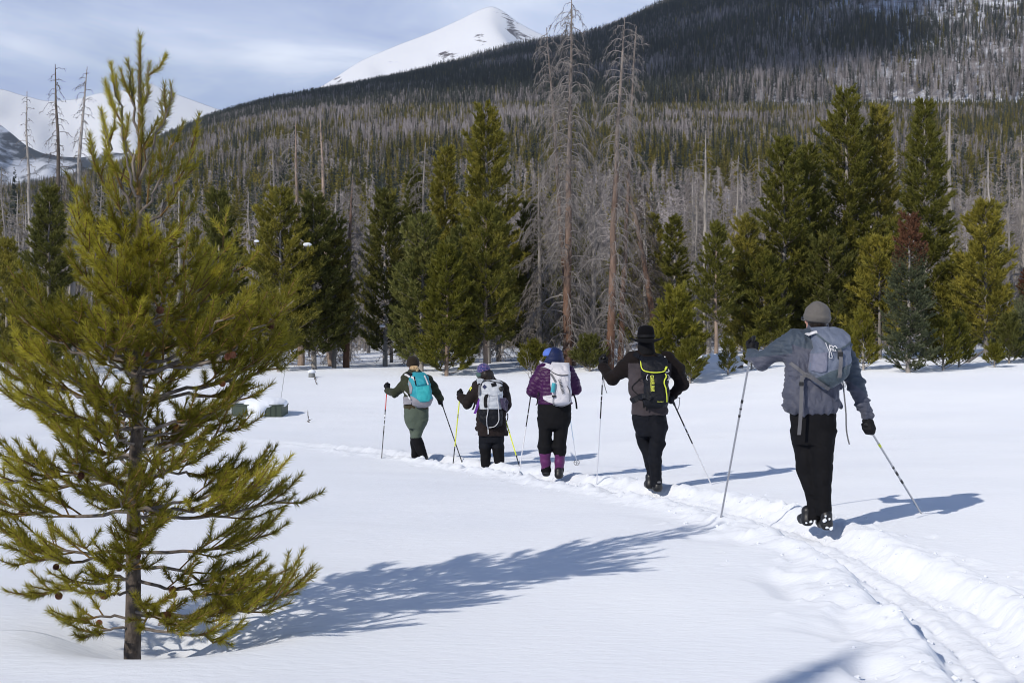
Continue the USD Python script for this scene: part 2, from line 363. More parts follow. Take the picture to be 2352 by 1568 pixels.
def mountain(name, skyline, Y0, slope, back, amp, scale, seed, mat, label, rows=70, cols=200, near=0.55):
    u, v = np.array(skyline, float).T
    x0 = (u - 1176) * Y0 / F
    z0 = ZC - (v - 784) * Y0 / F
    top = PchipInterpolator(x0, z0)
    xs = np.linspace(x0[0], x0[-1], cols)
    d = np.r_[-np.linspace(0, 1, rows)[::-1] ** 1.3 * near, (np.linspace(0, 1, 12)[1:] ** 1.3) * 0.3] * Y0
    def zf(X, Yd):
        n = meshkit.fbm(np.stack([X / scale, Yd / scale / 2.2, X * 0], -1), 6, seed) - 0.5
        rid = 1 - np.abs(2 * meshkit.fbm(np.stack([X / scale * 1.7 + Yd / scale * 0.5, Yd / scale / 5, X * 0 + 5], -1), 4, seed + 3) - 1)
        w = smoothstep(0, 0.07 * Y0, np.abs(Yd))
        z = top(np.clip(X + Yd * 0.18 * w, x0[0], x0[-1])) - np.where(Yd < 0, -Yd * slope, Yd * back)
        return np.maximum(z + (n * 1.0 + (rid - 0.6) * 0.9) * amp * (0.05 + w), -1.0)
    X, D = np.meshgrid(xs, d)
    Z = zf(X, D)
    nx, ny = len(xs), len(d)
    i, j = np.meshgrid(np.arange(ny - 1), np.arange(nx - 1), indexing='ij')
    a = (i * nx + j).ravel()
    q = np.stack([a, a + 1, a + nx + 1, a + nx], -1)
    part(None, name, (np.stack([X, D + Y0, Z], -1).reshape(-1, 3), np.vstack([q[:, [0, 1, 2]], q[:, [0, 2, 3]]])), mat, smooth=True, label=label, kind='structure')
mountain('snow_peak', [(200, 620), (560, 345), (640, 285), (700, 224), (760, 186), (830, 141), (900, 110), (1000, 71), (1060, 44), (1105, 22), (1130, 15), (1152, 23), (1190, 50), (1235, 75), (1290, 96), (1400, 140), (1600, 220), (2000, 420)], 5000, 0.62, 0.5, 95, 520, 4, 'peak_snow', 'sharp white snow peak behind the dark ridge', near=0.3)
mountain('mountain_range', [(-900, 150), (-300, 180), (0, 205), (60, 222), (110, 232), (170, 228), (230, 214), (280, 208), (320, 197), (345, 192), (372, 203), (420, 222), (480, 244), (535, 262), (600, 290), (800, 380), (1100, 480)], 8000, 0.62, 0.5, 170, 900, 14, 'range_snow', 'rounded far snow mountains on the left skyline', near=0.3)
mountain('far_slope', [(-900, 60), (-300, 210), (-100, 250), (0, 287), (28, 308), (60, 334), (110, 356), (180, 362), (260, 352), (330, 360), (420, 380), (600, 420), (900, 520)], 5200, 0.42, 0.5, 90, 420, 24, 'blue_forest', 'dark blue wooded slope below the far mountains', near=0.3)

# a bank of cloud high behind the viewer's left shoulder: its shadow lies on the ridge
material('cloud_white', {'d': ('diffuse_bsdf', {'color': (0.85, 0.85, 0.86)})}, surface='d.BSDF')
cl = trimesh.creation.icosphere(5)
cv = cl.vertices.copy()
cv *= (1 + 0.5 * (meshkit.fbm(cv * 2.2, 5, 71) - 0.5))[:, None]
cv = cv * [520, 520, 110]
cv = trimesh.transform_points(cv, trimesh.transformations.rotation_matrix(math.radians(14), [1, 0, 0]))
cv += np.array([60.0, 1700, float(rear(np.array([60.0]), np.array([1700.0]))[0])]) + SUN * 6200
part(None, 'cloud', (cv, cl.faces), 'cloud_white', smooth=True, label='grey white cloud bank whose shadow darkens the high ridge', kind='stuff')

# the clear mountain air: a thin even haze over the whole valley
material('air', {'v': ('principled_volume', {'color': (0.80, 0.88, 1.0), 'density': 4.2e-5, 'anisotropy': 0.0})}, surface=None, volume='v.volume')
hb = trimesh.creation.box((24000, 12000, 2606), trimesh.transformations.translation_matrix([0, 5700, 1297]))
part(None, 'haze', hb, 'air', label='thin blue mountain air', kind='stuff')
# ------------------------------------------------------------------ trees
def foliage_mat(name, a, b, rand=0.25, translucent=0.38, scale=1.3):
    return material(name, {
        'tc': ('texture_coordinate', {}), 'n': ('noise_texture', {'scale': scale, 'detail': 3.0}),
        'g': ('geometry', {}), 'oi': ('object_info', {}),
        'mr': ('map_range', {'from_min': 0.0, 'from_max': 1.0, 'to_min': -rand, 'to_max': rand}),
        'ad': ('math', {'math_type': 'add'}),
        'mi': ('map_range', {'from_min': 0.0, 'from_max': 1.0, 'to_min': -0.18, 'to_max': 0.18}),
        'ad2': ('math', {'math_type': 'add'}),
        'r': ('rgb_ramp', {'ramp': [(0.25, a), (0.75, b)]}),
        'p': ('principled_bsdf', {'roughness': 0.55, 'specular_ior_level': 0.35}),
        't': ('translucent_bsdf', {}), 'm': ('mix_closure', {'fac': translucent})},
        [('tc.object', 'n.vector'), ('oi.random', 'mr.value'), ('n.fac', 'ad.value1'), ('mr.result', 'ad.value2'), ('g.random_per_island', 'mi.value'), ('ad.value', 'ad2.value1'), ('mi.result', 'ad2.value2'), ('ad2.value', 'r.fac'),
         ('r.color', 'p.base_color'), ('r.color', 't.color'), ('p.BSDF', 'm.closure1'), ('t.BSDF', 'm.closure2')], surface='m.closure')
foliage_mat('needles_olive', (0.1585, 0.1570, 0.0269), (0.4049, 0.3443, 0.0538))
foliage_mat('needles_dark', (0.1330, 0.1365, 0.0305), (0.3542, 0.3034, 0.0533))
foliage_mat('needles_yellow', (0.1559, 0.1517, 0.0188), (0.3222, 0.2925, 0.0377))
foliage_mat('needles_pale', (0.1793, 0.1875, 0.0489), (0.3884, 0.3483, 0.0902))
foliage_mat('needles_spruce', (0.0900, 0.108, 0.054), (0.2280, 0.24, 0.126))
foliage_mat('needles_red', (0.13, 0.055, 0.028), (0.22, 0.105, 0.055))
foliage_mat('far_green', (0.1445, 0.1340, 0.0293), (0.3400, 0.2744, 0.0586), rand=0.35)
foliage_mat('far_spruce', (0.0528, 0.0652, 0.0559), (0.1320, 0.1428, 0.1087), rand=0.35)
def wood_mat(name, a, b, rand=0.2, scale=3.0, stretch=(1, 1, 0.25)):
    return material(name, {
        'tc': ('texture_coordinate', {}), 'map': ('mapping', {'scale': stretch}), 'n': ('noise_texture', {'scale': scale, 'detail': 5.0, 'roughness': 0.7}),
        'oi': ('object_info', {}), 'mr': ('map_range', {'to_min': -rand, 'to_max': rand}), 'ad': ('math', {'math_type': 'add'}),
        'r': ('rgb_ramp', {'ramp': [(0.3, a), (0.7, b)]}), 'b': ('bump', {'strength': 0.5, 'distance': 0.02}),
        'p': ('principled_bsdf', {'roughness': 0.85, 'specular_ior_level': 0.2})},
        [('tc.object', 'map.vector'), ('map.vector', 'n.vector'), ('oi.random', 'mr.value'), ('n.fac', 'ad.value1'), ('mr.result', 'ad.value2'), ('ad.value', 'r.fac'), ('r.color', 'p.base_color'), ('n.fac', 'b.height'), ('b.normal', 'p.normal')])
material('bark_red', {
    'tc': ('texture_coordinate', {}), 'map': ('mapping', {'scale': (1, 1, .3)}), 'n': ('noise_texture', {'scale': 6.0, 'detail': 5.0, 'roughness': .7}), 'n2': ('noise_texture', {'scale': 1.2, 'detail': 3.0}),
    'sep': ('separate_xyz', {}), 'h': ('math', {'math_type': 'multiply_add', 'value2': 0.10}), 'hr': ('map_range', {'from_min': 0.65, 'from_max': 1.25, 'to_min': 0.0, 'to_max': 1.0, 'clamp': True}),
    'r1': ('rgb_ramp', {'ramp': [(0.3, (0.075, 0.045, 0.032)), (0.7, (0.24, 0.135, 0.090))]}), 'r2': ('rgb_ramp', {'ramp': [(0.3, (0.11, 0.09, 0.078)), (0.7, (0.28, 0.24, 0.21))]}),
    'm': ('mix', {}), 'b': ('bump', {'strength': .5, 'distance': .02}), 'p': ('principled_bsdf', {'roughness': .85, 'specular_ior_level': .2})},
    [('tc.object', 'map.vector'), ('map.vector', 'n.vector'), ('tc.object', 'n2.vector'), ('tc.object', 'sep.vector'), ('sep.z', 'h.value1'), ('n2.fac', 'h.value3'), ('h.value', 'hr.value'), ('n.fac', 'r1.fac'), ('n.fac', 'r2.fac'),
     ('hr.result', 'm.fac'), ('r1.color', 'm.color1'), ('r2.color', 'm.color2'), ('m.color', 'p.base_color'), ('n.fac', 'b.height'), ('b.normal', 'p.normal')])
wood_mat('bark_tan', (0.20, 0.15, 0.115), (0.40, 0.31, 0.25), 0.15, 6.0)
wood_mat('bark_grey', (0.17, 0.155, 0.14), (0.40, 0.37, 0.34), 0.15, 5.0)
wood_mat('twig_grey', (0.165, 0.150, 0.140), (0.355, 0.325, 0.305), 0.12, 1.5)
wood_mat('twig_dark', (0.075, 0.06, 0.05), (0.17, 0.145, 0.125), 0.1, 1.5)
wood_mat('far_grey', (0.18, 0.162, 0.160), (0.41, 0.372, 0.365), 0.4, 0.4)

def needles(mb, pos, dirs, length, nlen, count, width, ang, rng, start=0.0, fold=0.0):
    """count needles along each shoot; shoots start at pos and run length along dirs."""
    n = len(pos)
    length = np.broadcast_to(length, (n,))
    t = rng.uniform(start, 1.0, (n, count)); t[:, : count // 5] = rng.uniform(0.85, 1.0, (n, count // 5))
    d = np.repeat(unit(dirs)[:, None], count, 1)
    rnd = rng.normal(size=(n, count, 3))
    perp = unit(rnd - (rnd * d).sum(-1, keepdims=True) * d)
    a = ang * rng.uniform(0.6, 1.25, (n, count, 1)) * (1 - 0.45 * (t[..., None] > 0.9))
    nd = d * np.cos(a) + perp * np.sin(a)
    nd[..., 2] += 0.10
    base = pos[:, None] + d * (t * length[:, None])[..., None]
    L = np.broadcast_to(nlen, (n,))[:, None, None] * rng.uniform(0.75, 1.15, (n, count, 1))
    tip = base + unit(nd) * L
    mb.blades(base.reshape(-1, 3), tip.reshape(-1, 3), width, rng)

def live_tree(seed, h, rad, clear=0.06, top=1.0, nbr=150, dense=1.0, shape=0.75, up=0.25, nlen=0.15, width=0.046, per=10, droop=0.0, gap=0.15, lean=0.0, ripple=0.35):
    """(trunk, limbs, foliage): a conifer h tall; shoots stand along side twigs of each limb."""
    rng = np.random.default_rng(seed)
    trunk, limbs, fol = MB(), MB(), MB()
    zs = np.linspace(-0.4, h, 14)
    wob = np.stack([np.cumsum(rng.normal(0, 0.018 * h / 10, 14)) + lean * np.maximum(zs, 0), np.cumsum(rng.normal(0, 0.018 * h / 10, 14)), zs], -1)
    r0 = 0.012 * h + 0.015
    trunk.tube(wob, r0 * (1 - np.clip(zs / h, 0, 1)) ** 0.8 + 0.006, 8)
    ax = lambda z: np.array([np.interp(z, zs, wob[:, 0]), np.interp(z, zs, wob[:, 1]), z])
    phase = rng.uniform(0, 6.28, 6)
    pos, dirs, lens = [], [], []
    zb = h * (clear + (0.975 - clear) * ((np.arange(nbr) + rng.uniform(0, 1, nbr)) / nbr) ** 0.9)
    for k, z in enumerate(zb):
        t = (z / h - clear) / (1 - clear)
        env = rad * ((1 - t) ** shape) * min(1.0, 0.6 + t * 3.2) + 0.08
        az = k * 2.399 + rng.normal(0, 0.5)
        env *= 1 + ripple * (math.sin(3 * az + phase[0]) * math.sin(9 * t + phase[1]) * 0.5 + 0.4 * math.sin(23 * t + phase[2]) * math.sin(2 * az + phase[3])) + rng.normal(0, 0.12)
        if rng.random() < gap:
            env *= rng.uniform(0.45, 0.75)
        env = max(env, 0.10)
        o = ax(z)
        e = up + 0.75 * t ** 2 - droop * (1 - t)
        s = np.linspace(0, 1, 5)
        hd = np.array([math.cos(az), math.sin(az), 0])
        curve = o + np.outer(s * env, hd) + np.outer(env * (np.tan(np.clip(e, -1.2, 1.2)) * s * 0.6 + 0.30 * s ** 2.5), [0, 0, 1])
        limbs.tube(curve, np.linspace(0.010 + 0.010 * env, 0.004, 5), 3, cap=False)
        nt = max(4, int(dense * (4 + env * 9)))
        q = np.arange(nt)
        s1 = np.clip(1 - (q / nt) ** 1.15 * 0.80 * rng.uniform(0.8, 1.1, nt), 0.1, 1)
        bpt = np.stack([np.interp(s1, s, curve[:, c]) for c in range(3)], -1)
        fw = unit(curve[-1] - curve[0])
        sd = np.cross(fw, [0, 0, 1])
        spread = np.where(q == 0, 0.0, rng.uniform(0.35, 1.2, nt)) * (-1.0) ** q
        d = unit(fw + sd * spread[:, None] + np.stack([0 * spread, 0 * spread, 0.5 + rng.normal(0, 0.3, nt)], -1))
        L = (0.14 + 0.34 * (1 - s1) * env) * rng.uniform(0.75, 1.3, nt)
        pos.append(bpt); dirs.append(d); lens.append(L)
        m = bpt + d * (L * 0.4)[:, None]                           # a second shoot off each longer twig
        k2 = L > 0.17
        pos.append(m[k2]); dirs.append(unit(d[k2] + np.stack([rng.normal(0, .7, k2.sum()), rng.normal(0, .7, k2.sum()), np.full(k2.sum(), 0.45)], -1))); lens.append(L[k2] * 0.7)
    pos.append([ax(h * 0.96), ax(h * 0.98)]); dirs.append([[0, 0, 1.0]] * 2); lens.append([h * 0.03, h * 0.02])
    pos, dirs, lens = np.vstack(pos), np.vstack(dirs), np.concatenate(lens)
    needles(fol, pos, dirs, lens, nlen, per, width, 0.70, rng)
    return trunk.get(), limbs.get(), fol.get()

def dead_tree(seed, h, rad, nbr=110, twigs=16, sub=5, droop=1.0, clear=0.02, lean=0.0, bend=0.0, r0=None, topbare=0.0, width=0.018, shape=0.55, cones=True):
    """(trunk, limbs, twigs): a bare dead pine with limbs that arch over and hang."""
    rng = np.random.default_rng(seed)
    trunk, limbs, tw = MB(), MB(), MB()
    zs = np.linspace(-0.4, h, 18)
    t = np.clip(zs / h, 0, 1)
    wob = np.stack([np.cumsum(rng.normal(0, 0.02, 18)) + lean * zs + bend * h * t ** 2, np.cumsum(rng.normal(0, 0.02, 18)), zs], -1)
    r0 = r0 or 0.012 * h + 0.02
    trunk.tube(wob, r0 * (1 - t) ** 0.75 + 0.012, 8)
    ax = lambda z: np.array([np.interp(z, zs, wob[:, k]) for k in range(3)])
    B, T, W = [], [], []
    for k in range(nbr):
        z = h * (clear + (0.985 - clear) * (k + rng.random()) / nbr)
        tt = z / h
        L = rad * (0.30 + 0.70 * (1 - tt) ** shape) * rng.uniform(0.55, 1.2) * min(1.0, 0.75 + tt)
        if tt > 1 - topbare:
            L *= 0.6
        az = k * 2.399 + rng.normal(0, 0.5)
        hd = np.array([math.cos(az), math.sin(az), 0])
        s = np.linspace(0, 1, 7)
        e0 = rng.uniform(0.05, 0.55)
        arch = droop * rng.uniform(0.45, 1.1)
        curve = ax(z) + np.outer(s * L * (1 - 0.18 * arch * s), hd) + np.outer(L * (math.tan(e0) * s - arch * 1.0 * s ** 2.2), [0, 0, 1])
        curve[1:-1] += rng.normal(0, 0.02, (5, 3))
        limbs.tube(curve, np.linspace(0.010 + 0.009 * L, 0.004, 7), 3, cap=False)
        n = max(4, int(twigs * L / rad))
        s1 = rng.uniform(0.18, 1.0, n)
        b = np.stack([np.interp(s1, s, curve[:, c]) for c in range(3)], -1)
        fw = unit(curve[-1] - curve[0])
        sd = np.cross(fw, [0, 0, 1])
        sgn = rng.choice([-1, 1], (n, 1))
        d = unit(fw * 0.6 + sd * sgn * rng.uniform(0.3, 1.0, (n, 1)) + np.array([0, 0, 1.0]) * (-rng.uniform(0.0, 1.1, (n, 1)) * droop + 0.25))
        tl = L * rng.uniform(0.14, 0.42, (n, 1))
        m = b + d * tl * 0.5 + np.array([0, 0, 1.0]) * tl * 0.06
        e = b + d * tl - np.array([0, 0, 1.0]) * tl * 0.32 * droop
        B += [b, m]; T += [m + (e - m) * 0.15, e]; W += [np.full(n, width), np.full(n, width * 0.7)]
        for q in range(sub):                                        # fine sprays
            f = rng.uniform(0.15, 1.0, (n, 1))
            p0 = np.where(f < 0.5, b + (m - b) * f * 2, m + (e - m) * (f * 2 - 1))
            dd = unit(d + rng.normal(0, 0.75, (n, 3)) - np.array([0, 0, 0.55 * droop]))
            B.append(p0); T.append(p0 + dd * tl * rng.uniform(0.25, 0.6, (n, 1))); W.append(np.full(n, width * 0.55))
    tw.blades(np.vstack(B), np.vstack(T), np.concatenate(W), rng)
    return trunk.get(), limbs.get(), tw.get()

def far_live(seed, h=11.0, rad=1.35, n=190, shape=0.8, clear=0.06, w=0.42):
    rng = np.random.default_rng(seed)
    mb = MB()
    mb.tube(np.array([[0, 0, -1.0], [0, 0, h * 0.9]]), [0.11, 0.03], 4, cap=False)
    t = rng.uniform(0, 1, n) ** 1.15
    z = h * (clear + (0.99 - clear) * t)
    az = rng.uniform(0, 6.283, n)
    r = rad * (1 - t) ** shape * rng.uniform(0.55, 1.15, n) + 0.12
    hd = np.stack([np.cos(az), np.sin(az), np.zeros(n)], -1)
    base = hd * (r * 0.15)[:, None]; base[:, 2] = z
    tip = hd * r[:, None]; tip[:, 2] = z + r * rng.uniform(-0.25, 0.55, n)
    mb.blades(base, tip, w * (0.5 + r / rad), rng)
    return mb.get()
def far_dead(seed, h=10.5, rad=1.25, n=170, w=0.075, droop=0.6):
    rng = np.random.default_rng(seed)
    mb = MB()
    mb.tube(np.array([[0, 0, -1.0], [rng.normal(0, .15), 0, h * 0.55], [rng.normal(0, .25), 0, h]]), [0.10, 0.06, 0.015], 4, cap=False)
    t = rng.uniform(0, 1, n) ** 0.9
    z = h * (0.08 + 0.9 * t)
    az = rng.uniform(0, 6.283, n)
    r = rad * (0.25 + 0.75 * (1 - t) ** 0.7) * rng.uniform(0.4, 1.15, n)
    hd = np.stack([np.cos(az), np.sin(az), np.zeros(n)], -1)
    off = hd * (r * rng.uniform(0, 0.6, n))[:, None]
    base = off.copy(); base[:, 2] = z + rng.uniform(0, 0.25, n)
    tip = hd * r[:, None] + rng.normal(0, 0.22, (n, 3)); tip[:, 2] = z - r * rng.uniform(-0.25, droop * 1.4, n)
    mb.blades(base, tip, w * rng.uniform(0.6, 1.5, n), rng)
    return mb.get()
# ------------------------------------------------------------------ forest that reads as one mass: on the hill, the ridge and the far slope
def scatter(name, protos, mat, pts, rot, sc, pick, label):
    inst = UsdGeom.PointInstancer.Define(stage, numbered('/World', name))
    path = inst.GetPath()
    targets = []
    for k, m in enumerate(protos):
        p = f'{path}/tree' if k == 0 else f'{path}/tree_{k:03d}'
        usdkit.mesh(stage, p, m, MAT[mat])
        targets.append(Sdf.Path(p))
    inst.CreatePrototypesRel().SetTargets(targets)
    inst.CreatePositionsAttr(Vt.Vec3fArray.FromNumpy(pts.astype(np.float32)))
    q = np.zeros((len(pts), 4)); q[:, 2] = np.sin(rot / 2); q[:, 3] = np.cos(rot / 2)
    inst.CreateOrientationsAttr(Vt.QuathArray([Gf.Quath(float(a[3]), 0.0, 0.0, float(a[2])) for a in q]))
    inst.CreateScalesAttr(Vt.Vec3fArray.FromNumpy(sc.astype(np.float32)))
    inst.CreateProtoIndicesAttr(Vt.IntArray.FromNumpy(pick.astype(np.int32)))
    tag(inst, label, 'forest', kind='stuff')
rng = np.random.default_rng(77)
def sample(n, y0, y1, u0, u1, power=2.0):
    """Even cover of the wedge between two distances."""
    y = (y0 ** power + rng.random(n) * (y1 ** power - y0 ** power)) ** (1 / power)
    u = rng.uniform(u0, u1, n)
    return (u - 1176) * y / F, y, u
DEAD = [far_dead(s, 8.6 + s % 3, 1.25 + 0.15 * (s % 3), n=230, w=0.09) for s in range(40, 46)]
LIVE = [far_live(s, 8.8 + (s % 3), 1.25 + 0.14 * (s % 4)) for s in range(50, 56)]
SPR = [far_live(s, 12 + (s % 3), 1.5, 210, 0.95) for s in range(60, 65)]
def split(x, y, z, kind, mats, big=1.0):
    for name, protos, mat, k, label in mats:
        s = kind == k
        n = int(s.sum())
        if n:
            sc = big * rng.uniform(0.62, 1.15, (n, 1)) * np.stack([rng.uniform(0.85, 1.2, n)] * 2 + [np.ones(n)], -1)
            scatter(name, protos, mat, np.stack([x[s], y[s], z[s]], -1), rng.uniform(0, 6.283, n), sc, rng.integers(0, len(protos), n), label)
N1 = 60000
x, y, u = sample(N1, 135, 1075, -250, 2620, 1.75)
z = hill(x, y)
v = 784 - (z - ZC) * F / y
patch = meshkit.fbm(np.stack([x / 55, y / 75, x * 0], -1), 3, 2)
strip = meshkit.fbm(np.stack([x / 16, y / 22, x * 0], -1), 2, 6)
grey = 0.36 + (patch - 0.5) * 2.4 + (strip - 0.5) * 1.8
grey += np.where((v > 268) & (v < 350) & (u > 640) & (u < 1260), 0.28, 0.0) - np.where(v < 268, 0.45, 0.0) + np.where(v > 430, 0.16, 0.0) - smoothstep(700, 400, u) * 0.12 - smoothstep(1950, 2350, u) * (v > 235) * (v < 520) * 0.30
r = rng.random(N1)
kind = np.where(r < np.clip(grey, 0.06, 0.95), 0, np.where(rng.random(N1) < 0.16, 2, 1))
keep = rng.random(N1) < np.where((u > 1640) & (u < 1760) & (v > 430) & (v < 640), 0.45, 1.0)
x, y, z, kind = x[keep], y[keep], z[keep], kind[keep]
split(x, y, z, kind, [('grey_dead_forest', DEAD, 'far_grey', 0, 'pale grey standing dead pines massed over the lower hillside'),
                      ('green_pine_forest', LIVE, 'far_green', 1, 'olive green living pines mixed through the lower hillside'),
                      ('dark_spruce_forest', SPR, 'far_spruce', 2, 'scattered dark spruces among the pines of the lower hillside')])
N2 = 170000
x, y, u = sample(N2, 1085, 2380, -150, 2620, 1.6)
z = rear(x, y)
v = 784 - (z - ZC) * F / y
patch = meshkit.fbm(np.stack([x / 130, y / 160, x * 0], -1), 3, 12)
grey = 0.34 + smoothstep(1300, 1900, u) * 0.40 + (patch - 0.5) * 1.9 - smoothstep(150, 60, v) * smoothstep(1500, 1800, u) * 0.35
grey = np.clip(grey, 0.04, 0.86)
r = rng.random(N2)
kind = np.where(r < grey, 0, np.where(rng.random(N2) < 0.82 - 0.5 * ((v < 200) & (u < 1150) & (patch > 0.55)), 2, 1))
thin = smoothstep(1550, 2100, u) * (smoothstep(175, 40, v) * 0.55 + 0.16) * (0.55 + 0.9 * (meshkit.fbm(np.stack([x / 60, y / 100, x * 0], -1), 2, 41) > 0.5))
keep = (rng.random(N2) > np.clip(thin, 0, 0.75)) & (u > 330)
x, y, z, kind = x[keep], y[keep], z[keep], kind[keep]
split(x, y, z, kind, [('grey_dead_forest', DEAD, 'far_grey', 0, 'grey dead timber massed over the high ridge'),
                      ('green_pine_forest', LIVE, 'far_green', 1, 'olive pines catching light on the high ridge'),
                      ('dark_spruce_forest', SPR, 'far_spruce', 2, 'blackish spruce forest covering the high ridge')], 1.35)
# ------------------------------------------------------------------ single trees at the far edge of the meadow
def gz(x, y):
    return float(ground(np.array([[float(x)]]), np.array([[float(y)]]))[0, 0])
def at_ground(u, Y):
    x = (u - 1176) * Y / F
    return np.array([x, Y, gz(x, Y)])
def height_to(v, loc):
    return ZC - (v - 784) * loc[1] / F - loc[2]
SEEDS = iter(range(1000, 9000))
def plant_live(name, label, cat, u, vtop, Y, wpx, mat, bark='bark_grey', group=None, **kw):
    loc = at_ground(u, Y); h = height_to(vtop, loc)
    t = thing(name, label, cat, loc, group=group)
    a = dict(rad=wpx * Y / F / 2 * 1.02, nbr=int(46 + 15 * h), dense=1.0)
    a.update(kw)
    trunk, limbs, fol = live_tree(next(SEEDS), h, **a)
    part(t, 'trunk', trunk, bark, smooth=True)
    part(t, 'limbs', limbs, 'twig_dark')
    if kw.get('red'):
        pass
    part(t, 'crown', fol, mat, kind='stuff')
    return t
def plant_dead(name, label, u, vtop, Y, wpx, bark, twig, ubase=None, cat='tree', **kw):
    loc = at_ground(ubase if ubase is not None else u, Y); h = height_to(vtop, loc)
    t = thing(name, label, cat, loc)
    lean = 0 if ubase is None else (u - ubase) * Y / F / h
    a = dict(rad=wpx * Y / F / 2, lean=lean)
    a.update(kw)
    trunk, limbs, tw = dead_tree(next(SEEDS), h, **a)
    part(t, 'trunk', trunk, bark, smooth=True)
    part(t, 'limbs', limbs, twig, smooth=True)
    part(t, 'twigs', tw, twig, kind='stuff')
    return t
PN = 'pine_tree'
L = [  # label, u, top, distance, width, needles, bark, options
 ('dark pine cut by the left edge of the picture, beside the big young pine', 15, 556, 44, 90, 'needles_dark', 'bark_grey', {}),
 ('broad dark pine whose top shows left of the big young pine', 112, 432, 47, 150, 'needles_dark', 'bark_grey', {'clear': .03}),
 ('small dark pine low between the left edge and the big young pine', 62, 640, 50, 100, 'needles_dark', 'bark_grey', {}),
 ('blunt dark pine just right of the big young pine, beneath the grey skeleton pines', 503, 445, 46, 150, 'needles_dark', 'bark_grey', {}),
 ('rounded olive pine with lumps of snow on its boughs, behind the green utility box', 642, 443, 45, 190, 'needles_olive', 'bark_grey', {'clear': .05, 'shape': .62}),
 ('pointed dark pine touching the rounded one with snow lumps', 722, 455, 46, 150, 'needles_dark', 'bark_grey', {'clear': .07, 'shape': .66}),
 ('shorter pine standing left of the tan bare trunk', 768, 512, 47, 110, 'needles_dark', 'bark_grey', {'clear': .1}),
 ('deep green pine right of the tan bare trunk, full to its base', 886, 446, 50, 150, 'needles_dark', 'bark_grey', {'shape': .6}),
 ('slim pine whose tip rises behind the deep green pine', 955, 385, 55, 110, 'needles_dark', 'bark_grey', {}),
 ('narrow tall pine second highest of the middle clump', 1015, 342, 52, 120, 'needles_olive', 'bark_grey', {'shape': .65}),
 ('tallest pine of the middle clump, dense with a stepped crown', 1121, 248, 49, 172, 'needles_olive', 'bark_grey', {'shape': .62, 'clear': .1}),
 ('pale silvery green pine in the middle clump above the olive beanie', 968, 505, 43.5, 150, 'needles_pale', 'bark_grey', {'shape': .62, 'clear': .02}),
 ('pale green pine behind the yellowish one', 1062, 530, 45.5, 110, 'needles_pale', 'bark_grey', {'shape': .6}),
 ('yellowish bushy pine with foliage down to the snow', 1026, 575, 41.5, 135, 'needles_yellow', 'bark_tan', {'shape': .62, 'clear': .01}),
 ('olive pine with a short bare tan trunk under its crown', 1116, 482, 42.5, 150, 'needles_olive', 'bark_tan', {'shape': .6, 'clear': .155, 'ripple': .2}),
 ('dark leaning pine top between the middle clump and the big grey pine', 1205, 470, 51, 120, 'needles_dark', 'bark_grey', {'lean': .05}),
 ('dark pine hidden in the twigs of the big grey pine', 1330, 560, 49, 130, 'needles_dark', 'bark_grey', {'gap': .3}),
 ('bright green young pine right of the black hat', 1552, 676, 38.0, 130, 'needles_yellow', 'bark_grey', {'clear': .02, 'up': .4}),
 ('thin pine with a bare tan trunk and sparse crown, above the snow mound', 1643, 522, 43.5, 110, 'needles_olive', 'bark_tan', {'clear': .28, 'nbr': 80, 'gap': .4, 'dense': .7}),
 ('narrow dark column of a pine left of the right clump', 1712, 512, 45, 85, 'needles_dark', 'bark_grey', {'shape': .4}),
 ('left peak of the right clump, pine with pale twigs showing', 1800, 325, 47, 160, 'needles_olive', 'bark_grey', {'shape': .62, 'clear': .09}),
 ('second peak of the right clump, slightly lower pine', 1862, 338, 48.5, 130, 'needles_olive', 'bark_grey', {'shape': .66, 'clear': .1}),
 ('highest pine of the right clump, broad and full', 1944, 208, 49.5, 195, 'needles_olive', 'bark_grey', {'shape': .62, 'clear': .08}),
 ('pine tip just right of the highest in the right clump', 2016, 243, 50.5, 145, 'needles_dark', 'bark_grey', {'shape': .66, 'clear': .08}),
 ('tall pine with a thin ragged tip behind the red topped spruce', 2122, 232, 47.5, 165, 'needles_olive', 'bark_grey', {'shape': .72, 'clear': .06}),
 ('conical pine standing alone right of the red topped spruce', 2266, 472, 44.5, 150, 'needles_olive', 'bark_grey', {'shape': .62, 'clear': .08}),
 ('low dark pine filling the gap behind the grey beanie', 1905, 560, 46, 170, 'needles_dark', 'bark_grey', {'shape': .5}),
 ('low olive pine filling the clump behind the raised left glove', 1755, 600, 44.5, 130, 'needles_olive', 'bark_grey', {'shape': .55, 'clear': .1}),
 ('low pine between the red topped spruce and the conical pine', 2205, 600, 46.5, 130, 'needles_olive', 'bark_grey', {'shape': .55}),
 ('dark pine filling the clump right of the grey backpack', 2020, 560, 45, 150, 'needles_olive', 'bark_grey', {'shape': .5, 'clear': .1}),
]
for lab, u, vt, Y, w, mat, bark, kw in L:
    plant_live(PN, lab, 'tree', u, vt, Y, w, mat, bark, **kw)
SAP = [('knee high sapling by itself on the right of the meadow edge', 2284, 806, 38.5, 26), ('sapling directly behind the grey backpack\'s right side', 1983, 733, 38.0, 62), ('taller of two young pines right of the red topped spruce', 2166, 748, 37.0, 58),
       ('shorter of two young pines right of the red topped spruce', 2203, 738, 38.5, 58), ('young pine under the dark pine at the right edge', 2318, 740, 41, 70), ('tiny sapling on the snow right of the white mound', 1726, 775, 39.5, 28),
       ('twiggy seedling poking out in front of the white mound', 1672, 790, 38.5, 20), ('young pine tip behind the grey beanie\'s right', 1945, 770, 41, 50), ('low spreading young pine in front of the black hat\'s tree', 1585, 800, 37.0, 60), ('small dark young pine at the foot of the big grey pine', 1355, 790, 42.5, 70), ('young pine at the foot of the big grey pine, left side', 1225, 800, 42.0, 60)]
